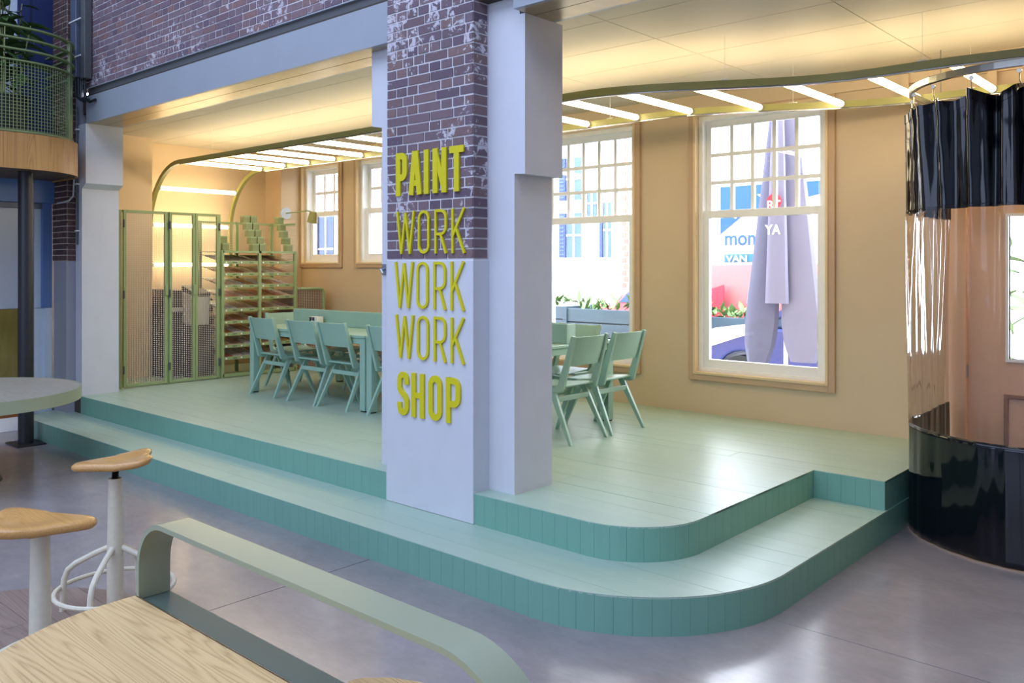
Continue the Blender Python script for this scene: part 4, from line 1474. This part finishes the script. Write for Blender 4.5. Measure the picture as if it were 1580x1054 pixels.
# woven wire infill
wm = MB()
wpath = balcony_edge(-0.05, 24)
wt = arclen(wpath)[1][-1]
z = 3.04
while z < 3.68:
    prev = None
    s_ = wt - 2.2
    pts = []
    while s_ < wt - 0.45:
        p = at_path(wpath, s_); pts.append((p.x, p.y, z)); s_ += 0.08
    wm.tube(pts, 0.0028, 4)
    z += 0.032
s_ = wt - 2.2
while s_ < wt - 0.45:
    p = at_path(wpath, s_)
    wm.tube([(p.x, p.y, 3.03), (p.x, p.y, 3.685)], 0.0028, 4)
    s_ += 0.032
wm.build('wire_mesh', 'rail_green', bal, kind='stuff')
# upper wall fittings behind the balcony
MB().box(XH, XH + 0.012, 3.42, 3.66, 3.0, 7.0).build('trim_2', 'navy_panel', kind='structure', label='navy blue glazed panel on the upper wall behind the plant', cat='panel')
MB().box(XH, XH + 0.03, 3.30, 3.42, 3.0, 7.0).build('trim_3', 'navy_panel', kind='structure', label='narrow navy strip of the upper window frame', cat='trim')
MB().box(XH, XH + 0.01, 2.4, 3.30, 3.0, 7.0).build('trim_4', 'pale_blue_panel', kind='structure', label='pale bright panel on the upper wall behind the plant stems', cat='panel')

# black pole with base plate
po = thing('steel_post', (-9.22, 3.10, 0), 'black round steel post with square base plate under the balcony', 'post')
MB().lathe([(0.07, 0.012), (0.07, 2.68)], (-9.22, 3.10, 0), 28).build('shaft', 'black_steel', po, smooth=True)
MB().box(-9.39, -9.05, 2.97, 3.23, 0.0, 0.014).build('base_plate', 'black_steel', po, bevel=0.003)

# round table left
rt = thing('round_table', (-7.95, 2.18, 0), 'round grey wood table with sage green rim at the left edge', 'table')
MB().lathe([(0.868, 0.65), (0.868, 0.74)], (-7.95, 2.18, 0), 64).build('table_top', 'grey_wood', rt, smooth=True)
rim = MB()
nn = 64
rv, rf_ = [], []
for k in range(nn):
    a = 2 * PI * k / nn
    for (r, z) in ((0.87, 0.642), (0.882, 0.642), (0.882, 0.741), (0.87, 0.741)):
        rv.append((-7.95 + r * math.cos(a), 2.18 + r * math.sin(a), z))
for k in range(nn):
    k2 = (k + 1) % nn
    for q in range(4):
        q2 = (q + 1) % 4
        rf_.append((k * 4 + q, k2 * 4 + q, k2 * 4 + q2, k * 4 + q2))
rim.add(rv, rf_).build('rim', 'arch_green', rt, smooth=True)
MB().lathe([(0.06, 0.012), (0.06, 0.65)], (-7.95, 2.18, 0), 20).build('column', 'black_steel', rt, smooth=True)
MB().lathe([(0.30, 0.0), (0.30, 0.012)], (-7.95, 2.18, 0), 32).build('base', 'black_steel', rt)

# potted bamboo-like plant on the balcony
pl = thing('potted_plant', (-9.42, 2.95, 2.98), 'tall leafy plant in a black pot on the balcony', 'plant')
MB().lathe([(0.20, 0.0), (0.24, 0.45), (0.22, 0.45), (0.21, 0.40)], (-9.42, 2.95, 2.98), 24).build('pot', 'pot_black', pl, smooth=True)
lm = MB()
pr_ = [(0, 0), (0.035, 0.05), (0.048, 0.11), (0.035, 0.18), (0, 0.26)]
vs_ = []
for (w, l) in pr_:
    dz = -0.9 * l * l
    vs_ += [(-w, l, dz), (0, l, dz - 0.012), (w, l, dz)]
fs_ = []
for i in range(len(pr_) - 1):
    for q in (0, 1):
        fs_.append((i * 3 + q, i * 3 + q + 1, i * 3 + 4 + q, i * 3 + 3 + q))
lm.add(vs_, fs_)
leaf_me = mesh_only(lm, 'leaf', 'leaf_green', True)
rq = random.Random(9)
for k in range(13):
    a, r = rq.uniform(0, 2 * PI), rq.uniform(0.02, 0.15)
    x, y = -9.42 + r * math.cos(a), 2.95 + r * math.sin(a)
    lean = (rq.uniform(-0.20, 0.20), rq.uniform(-0.22, 0.22))
    top = 3.40 + rq.uniform(0.7, 1.5)
    pts = [(x, y, 3.36), (x + lean[0] * 0.3, y + lean[1] * 0.3, 3.36 + (top - 3.36) * 0.5), (x + lean[0], y + lean[1], top)]
    st = MB().tube(pts, [0.010, 0.008, 0.004], 6).build('stem', 'stem_green', pl, smooth=True)
    for j in range(11):
        f = 0.22 + 0.78 * (j + rq.random()) / 11
        p = Vector(pts[0]).lerp(Vector(pts[1]), f * 2) if f < 0.5 else Vector(pts[1]).lerp(Vector(pts[2]), f * 2 - 1)
        sc = rq.uniform(0.6, 1.25)
        inst('leaf', leaf_me, p, pl, (rq.uniform(-0.5, 0.6), rq.uniform(-0.4, 0.4), rq.uniform(0, 2 * PI)), (sc, sc, sc))

# ------------------------------------------------------------------ stools
def saddle(cx_, cy_, z, ang):
    """moulded wooden seat: narrow nose (local -x), broad rear with a shallow notch"""
    half = [(-0.200, 0.0), (-0.196, 0.026), (-0.165, 0.050), (-0.09, 0.082), (-0.01, 0.122), (0.06, 0.152), (0.12, 0.158), (0.160, 0.130), (0.174, 0.085), (0.166, 0.040), (0.150, 0.0)]
    pts = half + [(x, -w) for x, w in half[-2:0:-1]]
    for _ in range(2):
        q = []
        for i in range(len(pts)):
            a, b = pts[i], pts[(i + 1) % len(pts)]
            q += [(0.75 * a[0] + 0.25 * b[0], 0.75 * a[1] + 0.25 * b[1]), (0.25 * a[0] + 0.75 * b[0], 0.25 * a[1] + 0.75 * b[1])]
        pts = q
    N = len(pts)
    vs_, fs_, rows_ = [], [], []
    def zs(x, y): return 0.55 * max(0, x) ** 2 - 0.018 * math.exp(-((x - 0.05) ** 2 + y * y) / 0.008) + 0.05 * x - 0.3 * (y * y) * (1 if x < 0 else 0.2)
    for (f, dz) in [(0.0, 0), (0.3, 0), (0.55, 0), (0.78, 0), (0.93, -0.002), (1.0, -0.012), (1.0, -0.026), (0.95, -0.036), (0.5, -0.038), (0.0, -0.038)]:
        row = []
        for (x, y) in pts:
            x, y = x * f, y * f
            row.append(len(vs_))
            vs_.append((cx_ + x * math.cos(ang) - y * math.sin(ang), cy_ + x * math.sin(ang) + y * math.cos(ang), z + zs(x, y) + dz))
        rows_.append(row)
    for i in range(len(rows_) - 1):
        for k in range(N):
            k2 = (k + 1) % N
            fs_.append((rows_[i][k], rows_[i + 1][k], rows_[i + 1][k2], rows_[i][k2]))
    return MB().add(vs_, fs_)
def stool(x, y, seat_z, col_top, ang, label, leg_rot):
    t = thing('swivel_stool', (x, y, 0), label, 'stool', 'old swivel stools')
    saddle(x, y, seat_z, ang).build('seat', 'seat_wood', t, smooth=True, angle=60)
    MB().lathe([(0.075, seat_z - 0.046), (0.075, seat_z - 0.036)], (x, y, 0), 20).build('seat_plate', 'screw_black', t)
    prof = []
    zz = col_top - 0.05
    while zz < seat_z - 0.046:
        prof += [(0.015, zz), (0.018, zz + 0.004)]
        zz += 0.008
    MB().lathe(prof, (x, y, 0), 16).build('screw', 'screw_black', t, smooth=True)
    MB().lathe([(0.040, 0.05), (0.040, 0.30), (0.033, col_top), (0.028, col_top + 0.002), (0.02, col_top - 0.01)], (x, y, 0), 24).build('column', 'stool_cream', t, smooth=True)
    for k in range(4):
        a = leg_rot + k * PI / 2
        c, s_ = math.cos(a), math.sin(a)
        pts = [(0.02, 0.335), (0.10, 0.300), (0.20, 0.248), (0.240, 0.215), (0.258, 0.170), (0.264, 0.12), (0.268, 0.0)]
        MB().tube([(x + r * c, y + r * s_, z) for r, z in pts], 0.0145, 10).build('leg', 'stool_cream', t, smooth=True)
    MB().tube([(x + 0.278 * math.cos(2 * PI * k / 40), y + 0.278 * math.sin(2 * PI * k / 40), 0.125) for k in range(40)], 0.0115, 8, closed=True).build('foot_ring', 'stool_cream', t, smooth=True)
    return t
stool(-4.40, 1.895, 0.778, 0.677, math.radians(66), 'old cream metal stool with wooden saddle seat, farther one beside the step', math.radians(222))
stool(-3.527, 1.236, 0.790, 0.755, math.radians(234), 'old cream metal stool with wooden saddle seat cut by the left edge', math.radians(222))

# ------------------------------------------------------------------ foreground table with green arch
ft = thing('high_table', (-1.1, 0.9, 0), 'high oak table with rounded ends in the foreground', 'table')
TT = 1.0
near = [(-1.949, 0.884)] + [(-1.949 + 0.45 * (1 - math.cos(a)), 0.85 - 0.45 * math.sin(a)) for a in [PI / 2 * k / 16 for k in range(17)]] + [(-0.2, 0.40), (-0.2, 0.884)]
far = [(-1.262, 0.960), (-1.25, 0.985), (-1.214, 1.020), (-1.16, 1.045), (-1.0, 1.085), (-0.2, 1.10), (-0.2, 0.960)]
def inset(poly, d_):
    c = np.mean(np.array(poly), axis=0)
    return [tuple(c + (np.array(p) - c) * (1 - d_ / max(1e-6, np.linalg.norm(np.array(p) - c)))) for p in poly]
for (pl_, lab) in ((near, 1), (far, 2)):
    MB().prism(pl_, 'z', TT - 0.012, TT).build('oak_top', 'oak_top', ft, bevel=0.002)
    ed = MB()
    n = len(pl_)
    for i in range(n):
        ed_a, ed_b = pl_[i], pl_[(i + 1) % n]
    MB().prism([(p[0] + (0.004 if p[0] > -0.5 else -0.006), p[1] + (-0.006 if lab == 1 and p[1] < 0.85 else 0.0)) for p in pl_], 'z', TT - 0.034, TT - 0.003 - 0.009).build('edge_band', 'channel_green', ft)
MB().box(-1.949, -0.2, 0.886, 0.958, TT - 0.034, TT - 0.006).build('cable_channel', 'channel_green', ft)
lipm = MB().box(-1.944, -0.2, 0.884, 0.8865, TT - 0.02, TT + 0.001)
lipm.build('channel_lip', 'track_silver', ft)
MB().box(-1.2, -0.9, 0.72, 1.02, 0.0, 0.02).build('base_plate', 'black_steel', ft)
MB().box(-1.10, -1.0, 0.87, 0.97, 0.02, TT - 0.034).build('column', 'black_steel', ft, bevel=0.006)
ar = []
zt_, hA = TT - 0.006, 0.182
XA0, rA = -1.942, 0.115
for z in (TT - 0.005, TT + 0.03, TT + hA - rA): ar.append((XA0, z))
for k in range(1, 13):
    a = math.radians(90 * k / 12)
    ar.append((XA0 + rA - rA * math.cos(a), TT + hA - rA + rA * math.sin(a)))
XB, rB = -0.755, 0.19
ar.append((XB - rB, TT + hA))
for k in range(1, 15):
    a = math.radians(90 * k / 14)
    ar.append((XB - rB + rB * math.sin(a), TT + hA - rB + rB * math.cos(a)))
ar.append((XB, TT - 0.005))
th = 0.011
ups, pts = [], []
for i, p in enumerate(ar):
    a, b = Vector(ar[max(i - 1, 0)]), Vector(ar[min(i + 1, len(ar) - 1)])
    t = (b - a).normalized()
    n = Vector((-t.y, t.x))
    ups.append((n.x, 0, n.y))
    pts.append((p[0] - n.x * th / 2, 0.921, p[1] - n.y * th / 2))
MB().bar(pts, ups, [(0, 1, 0)] * len(pts), th, 0.074).build('arch', 'arch_green', ft, smooth=True, angle=40)

# ------------------------------------------------------------------ street outside
MB().box(-24, 6, YW + 0.25, 30, -0.2, -0.02).build('ground_street', 'asphalt', kind='structure', label='pale street outside the windows', cat='street')
def facade(x0, x1, y, h, label, wins, quoins=()):
    t = thing('building', ((x0 + x1) / 2, y, 0), label, 'building')
    MB().box(x0, x1, y, y + 0.5, 0, h).build('wall', 'render_white', t)
    for (a, b, c, e_) in wins:
        w = MB().box(a, b, y - 0.02, y, c, e_).build('window', 'window_blue', t)
        zz = c
        MB().box((a + b) / 2 - 0.02, (a + b) / 2 + 0.02, y - 0.04, y - 0.02, c, e_).build('mullion', 'render_white', w)
        MB().box(a, b, y - 0.04, y - 0.02, (c + e_) / 2 - 0.02, (c + e_) / 2 + 0.02).build('transom', 'render_white', w)
        ws = (b - a) * 0.5
        sh_ = MB().box(a - ws, a - 0.02, y - 0.05, y, c, e_).build('shutter', 'shutter_blue', t)
        sl_ = MB()
        zz = c + 0.06
        while zz < e_ - 0.04:
            sl_.box(a - ws + 0.03, a - 0.05, y - 0.065, y - 0.05, zz, zz + 0.03); zz += 0.09
        sl_.build('louvre', 'window_blue', sh_, kind='stuff')
    for (a, b) in quoins:
        q = MB()
        zz, k = 0.0, 0
        while zz < h:
            q.box(a - (0.05 if k % 2 else 0), b + (0 if k % 2 else 0.05), y - 0.03, y, zz, zz + 0.12); zz += 0.14; k += 1
        q.build('quoin', 'far_brick', t, kind='stuff')
    return t
facade(-15.0, -9.6, 16.0, 9.0, 'white house front with blue shutters across the street',
       [(-12.62, -12.2, 1.95, 3.0), (-12.62, -12.2, 3.3, 4.3), (-12.0, -11.75, 2.9, 3.5), (-11.55, -11.35, 1.95, 3.2)], [(-11.0, -10.94), (-10.4, -10.34)])
facade(-9.4, -2.0, 18.5, 9.0, 'pale house front far behind the banner', [(-7.0, -6.4, 4.2, 5.2), (-5.6, -5.0, 4.2, 5.2)], [(-4.7, -4.2)])
facade(-21.0, -13.2, 12.0, 8.0, 'white house side seen through the small windows', [(-16.86, -16.3, 1.4, 2.9)], [(-17.0, -16.94), (-15.0, -14.94)])

# closed parasol outside the right window
pa = thing('parasol', (-4.15, 9.2, 0), 'large closed grey parasol standing outside the right window', 'parasol')
MB().lathe([(0.025, 0.0), (0.025, 3.9)], (-4.15, 9.2, 0), 12).build('pole', 'car_white', pa, smooth=True)
MB().lathe([(0.30, 0.0), (0.30, 0.08), (0.05, 0.10)], (-4.15, 9.2, 0), 20).build('base', 'tyre', pa)
def lobe(name, xt, xb_, y, zt_, zb, wt_, wb_, mat, thick=0.10, pointed=True):
    vs_, fs_ = [], []
    NZ, NA = 14, 12
    for j in range(NZ + 1):
        f = j / NZ
        z = zt_ + (zb - zt_) * f
        w = wt_ + (wb_ - wt_) * f
        x = xt + (xb_ - xt) * f
        if pointed and f > 0.9: w *= 1 - (f - 0.9) * 4.5
        for k in range(NA):
            a = 2 * PI * k / NA
            rr = 1 + 0.10 * math.cos(3 * a + 0.7)
            vs_.append((x + w / 2 * math.cos(a) * rr, y + thick * (0.4 + 0.6 * f) * math.sin(a) * rr, z))
    for j in range(NZ):
        for k in range(NA):
            k2 = (k + 1) % NA
            fs_.append((j * NA + k, (j + 1) * NA + k, (j + 1) * NA + k2, j * NA + k2))
    fs_.append(tuple(range(NA))); fs_.append(tuple(NZ * NA + k for k in range(NA))[::-1])
    return MB().add(vs_, fs_).build(name, mat, pa, smooth=True)
lobe('cloth_fold', -4.19, -4.44, 9.12, 3.7, 0.66, 0.15, 0.42, 'parasol_grey')
lobe('cloth_fold', -4.09, -3.92, 9.14, 3.7, 0.70, 0.16, 0.50, 'parasol_light')
cf = lobe('cloth_fold', -4.15, -4.165, 9.00, 3.7, 1.34, 0.12, 0.26, 'parasol_light', 0.06, False)
lobe('cloth_fold', -4.24, -4.58, 9.28, 3.6, 1.32, 0.10, 0.14, 'parasol_grey', 0.08, False)
lobe('cloth_fold', -4.12, -4.10, 9.22, 1.5, 0.9, 0.10, 0.10, 'parasol_red', 0.03, False)
def text(body, name, x, y, z, size, mat, parent, sx=1.0):
    c = bpy.data.curves.new(name, 'FONT')
    c.body = body
    c.size = size
    c.extrude = 0.002
    c.offset = size * 0.018
    c.materials.append(MAT[mat])
    o = bpy.data.objects.new(name, c)
    COL.objects.link(o)
    o.parent = parent
    o.location = Vector((x, y, z)) - world_loc(parent)
    o.rotation_euler = (PI / 2, 0, 0)
    o.scale = (sx, 1, 1)
    bpy.context.view_layer.update()
    me = bpy.data.meshes.new_from_object(o.evaluated_get(bpy.context.evaluated_depsgraph_get()))
    q = bpy.data.objects.new(name, me)
    COL.objects.link(q)
    q.parent, q.location, q.rotation_euler, q.scale = parent, o.location, o.rotation_euler, o.scale
    bpy.data.objects.remove(o)
    return q
MB().lathe([(0.085, 0.0), (0.085, 0.004)], (0, 0, 0), 24).build('emblem', 'parasol_red', pa, origin=(0, 0, 0))
em_ = bpy.data.objects['emblem']
em_.rotation_euler = (PI / 2, 0, 0)
em_.location = (0.0 - 0.015, -0.262, 2.46)
text('RT', 'print', -4.245, 8.925, 2.38, 0.13, 'banner_white', pa)
text('YA', 'print', -4.26, 8.92, 2.10, 0.15, 'banner_white', pa, 0.9)

# banner on a white board
bn = thing('banner', (-6.4, 13.5, 0), 'white banner with blue top and lettering across the street', 'banner')
MB().box(-7.28, -5.2, 13.5, 13.6, -0.02, 3.15).build('board', 'banner_white', bn)
MB().prism([(-7.27, 2.62), (-7.27, 3.12), (-5.25, 3.12), (-5.25, 2.95), (-6.75, 2.68), (-7.27, 2.30)], 'y', 13.49, 13.5).build('blue_field', 'banner_blue', bn)
MB().box(-7.19, -6.3, 13.488, 13.498, 1.80, 1.96).build('cyan_field', 'banner_cyan', bn)
text('monu', 'print', -7.19, 13.48, 2.11, 0.36, 'banner_blue', bn, 0.9)
text('VAN', 'print', -7.15, 13.475, 1.825, 0.16, 'banner_white', bn, 1.2)
stx = [(-6.42 + (0.17 if k % 2 == 0 else 0.07) * math.sin(k * PI / 5), 2.90 + (0.17 if k % 2 == 0 else 0.07) * math.cos(k * PI / 5)) for k in range(10)]
MB().prism(stx, 'y', 13.482, 13.489).build('star', 'banner_white', bn)
for i, x in enumerate((-7.1, -6.85)):
    MB().prism([(x, 2.72), (x + 0.12, 2.62), (x + 0.24, 2.72), (x + 0.24, 2.66), (x + 0.12, 2.56), (x, 2.66)], 'y', 13.482, 13.489).build('chevron', 'banner_white', bn)

def planter(x0, x1, y, h, label, seed):
    t = thing('planter', ((x0 + x1) / 2, y, 0), label, 'planter', 'slatted planters on the pavement')
    n = int(h / 0.20)
    for k in range(n):
        z0 = h * k / n
        MB().box(x0, x1, y, y + 0.04, z0 + 0.008, h * (k + 1) / n - 0.008).build('slat', 'planter_blue', t, bevel=0.006)
    MB().box(x0 - 0.03, x0 + 0.04, y - 0.02, y + 0.5, 0, h + 0.02).build('corner_post', 'planter_blue', t)
    MB().box(x1 - 0.04, x1 + 0.03, y - 0.02, y + 0.5, 0, h + 0.02).build('corner_post', 'planter_blue', t)
    MB().box(x0 + 0.04, x1 - 0.04, y + 0.04, y + 0.5, 0.0, h - 0.06).build('inner_box', 'tyre', t)
    rr = random.Random(seed)
    for i in range(60):
        x, yy_ = rr.uniform(x0 + 0.1, x1 - 0.1), rr.uniform(y + 0.08, y + 0.42)
        sc = rr.uniform(0.35, 0.9)
        o = inst('leaf', out_leaf, (x, yy_, h - 0.05 + rr.uniform(0, 0.12)), t, (rr.uniform(0.4, 1.4), rr.uniform(-0.5, 0.5), rr.uniform(0, 2 * PI)), (sc, sc, sc))
    return t
out_leaf = leaf_me.copy()
out_leaf.materials.clear()
out_leaf.materials.append(MAT['outdoor_leaf'])
planter(-6.75, -5.80, 11.56, 1.0, 'dark blue slatted planter with plants left of the parasol', 1)
planter(-8.40, -6.95, 10.6, 1.10, 'dark blue slatted planter below the second window', 2)
planter(-9.90, -8.46, 11.0, 1.10, 'dark blue slatted planter farther along behind the table', 3)

def car(x0, y, mats, label, flip=1, h0=0.0):
    """side of a small car; nose toward -x"""
    t = thing('car', (x0 + 1.9, y, 0), label, 'car', 'parked cars')
    body = [(0.02, 0.30), (0.0, 0.55), (0.10, 0.72), (0.9, 0.92), (1.15, 0.96), (3.6, 0.98), (3.85, 0.80), (3.88, 0.35)]
    def W(pts): return [(x0 + p[0], p[1]) for p in pts]
    wheel_arch = lambda cx_: [(cx_ + 0.36 * math.cos(a), 0.32 + 0.36 * math.sin(a)) for a in [PI * k / 10 for k in range(11)]]
    low = [(3.88, 0.28)] + [(2.98 + 0.36 * math.cos(PI * k / 10), 0.30 + 0.36 * math.sin(PI * k / 10)) for k in range(11)] + [(0.82 + 0.36 * math.cos(PI * k / 10), 0.30 + 0.36 * math.sin(PI * k / 10)) for k in range(11)]
    MB().prism(W(body + low), 'y', y, y + 1.3).build('body', mats[0], t, bevel=0.03)
    MB().prism(W([(0.03, 0.64), (0.12, 0.80), (0.45, 0.94), (0.9, 1.01), (1.15, 1.03), (1.15, 0.94), (0.80, 0.84), (0.40, 0.70)]), 'y', y - 0.012, y + 1.27).build('bonnet', mats[1], t)
    cabin = [(1.05, 0.96), (1.75, 1.42), (2.9, 1.46), (3.6, 0.98)]
    MB().prism(W(cabin), 'y', y + 0.10, y + 1.22).build('cabin', 'window_blue', t, bevel=0.03)
    MB().prism(W([(1.70, 1.42), (2.95, 1.46), (2.95, 1.50), (1.75, 1.47)]), 'y', y + 0.08, y + 1.24).build('roof', mats[0], t, bevel=0.015)
    for xx in ((1.03, 1.75), (2.3, 2.3), (3.62, 2.92)):
        MB().beam((x0 + xx[0], y + 0.09, 0.96), (x0 + xx[1], y + 0.09, 1.45), 0.03, 0.07, up=(1, 0, 0)).build('pillar', mats[0], t)
    for cx_ in (0.82, 2.98):
        w = MB().tube([(x0 + cx_, y - 0.01, 0.30), (x0 + cx_, y + 0.2, 0.30)], 0.30, 28).build('wheel', 'tyre', t, smooth=True)
        MB().tube([(x0 + cx_, y - 0.018, 0.30), (x0 + cx_, y + 0.02, 0.30)], 0.20, 24).build('hub_cap', 'tyre', w, smooth=True)
        for k in range(7):
            a = 2 * PI * k / 7
            MB().beam((x0 + cx_, y - 0.022, 0.30), (x0 + cx_ + 0.20 * math.cos(a), y - 0.022, 0.30 + 0.20 * math.sin(a)), 0.012, 0.035, up=(-math.sin(a), 0, math.cos(a))).build('spoke', 'rim_silver', w)
    MB().prism(W([(0.02, 0.50), (0.06, 0.60), (0.36, 0.66), (0.34, 0.56)]), 'y', y - 0.014, y + 0.1).build('headlight', 'car_white', t)
    return t
car(-6.02, 10.2, ('car_blue', 'car_white'), 'blue and white small car parked outside the right window')
va = thing('van', (-6.6, 12.3, 0), 'red delivery van standing in front of the white banner', 'van')
MB().prism([(-9.45, 0.35), (-9.45, 0.85), (-9.2, 1.05), (-8.72, 1.12), (-8.05, 1.70), (-7.7, 1.80), (-4.2, 1.82), (-4.2, 0.35)], 'y', 12.3, 13.3).build('body', 'car_red', va, bevel=0.04)
MB().prism([(-8.55, 1.13), (-8.06, 1.60), (-7.85, 1.66), (-7.0, 1.68), (-7.0, 1.13)], 'y', 12.285, 12.3).build('window', 'window_blue', va)
MB().box(-6.93, -6.91, 12.29, 12.3, 0.5, 1.72).build('door_gap', 'tyre', va)
for cx_ in (-8.7, -5.2):
    MB().tube([(cx_, 12.28, 0.32), (cx_, 12.5, 0.32)], 0.32, 24).build('wheel', 'tyre', va, smooth=True)
sg = thing('street_sign', (-6.72, 12.18, 0), 'small red board on posts among the plants in front of the van', 'sign')
MB().prism([(-6.95, 0.95), (-6.95, 1.32), (-6.5, 1.46), (-6.5, 0.95)], 'y', 12.16, 12.19).build('board', 'parasol_red', sg)
for x in (-6.9, -6.55):
    MB().box(x - 0.02, x + 0.02, 12.19, 12.22, -0.02, 1.3).build('post', 'tyre', sg)
# greenery outside the door
for i, (x, y, z0, s_, lab) in enumerate(((-2.45, 9.3, 0.0, 1.0, 'leafy green shrub outside the door window, left one'), (-1.15, 9.6, 0.0, 1.0, 'leafy green shrub outside the door window, right one'))):
    sb = thing('shrub', (x, y, 0), lab, 'shrub', 'shrubs outside the door')
    MB().tube([(x, y, 0), (x + 0.05, y, 0.9), (x, y + 0.05, 1.7)], [0.03, 0.02, 0.01], 6).build('trunk', 'under_wood', sb)
    rr = random.Random(40 + i)
    for k in range(150):
        a, q = rr.uniform(0, 2 * PI), rr.uniform(0.05, 0.55)
        o = inst('leaf', out_leaf, (x + q * math.cos(a), y + q * math.sin(a) * 0.7, rr.uniform(0.5, 2.1)), sb, (rr.uniform(-0.6, 0.9), rr.uniform(-0.5, 0.5), rr.uniform(0, 2 * PI)), (1.3, 1.3, 1.3))
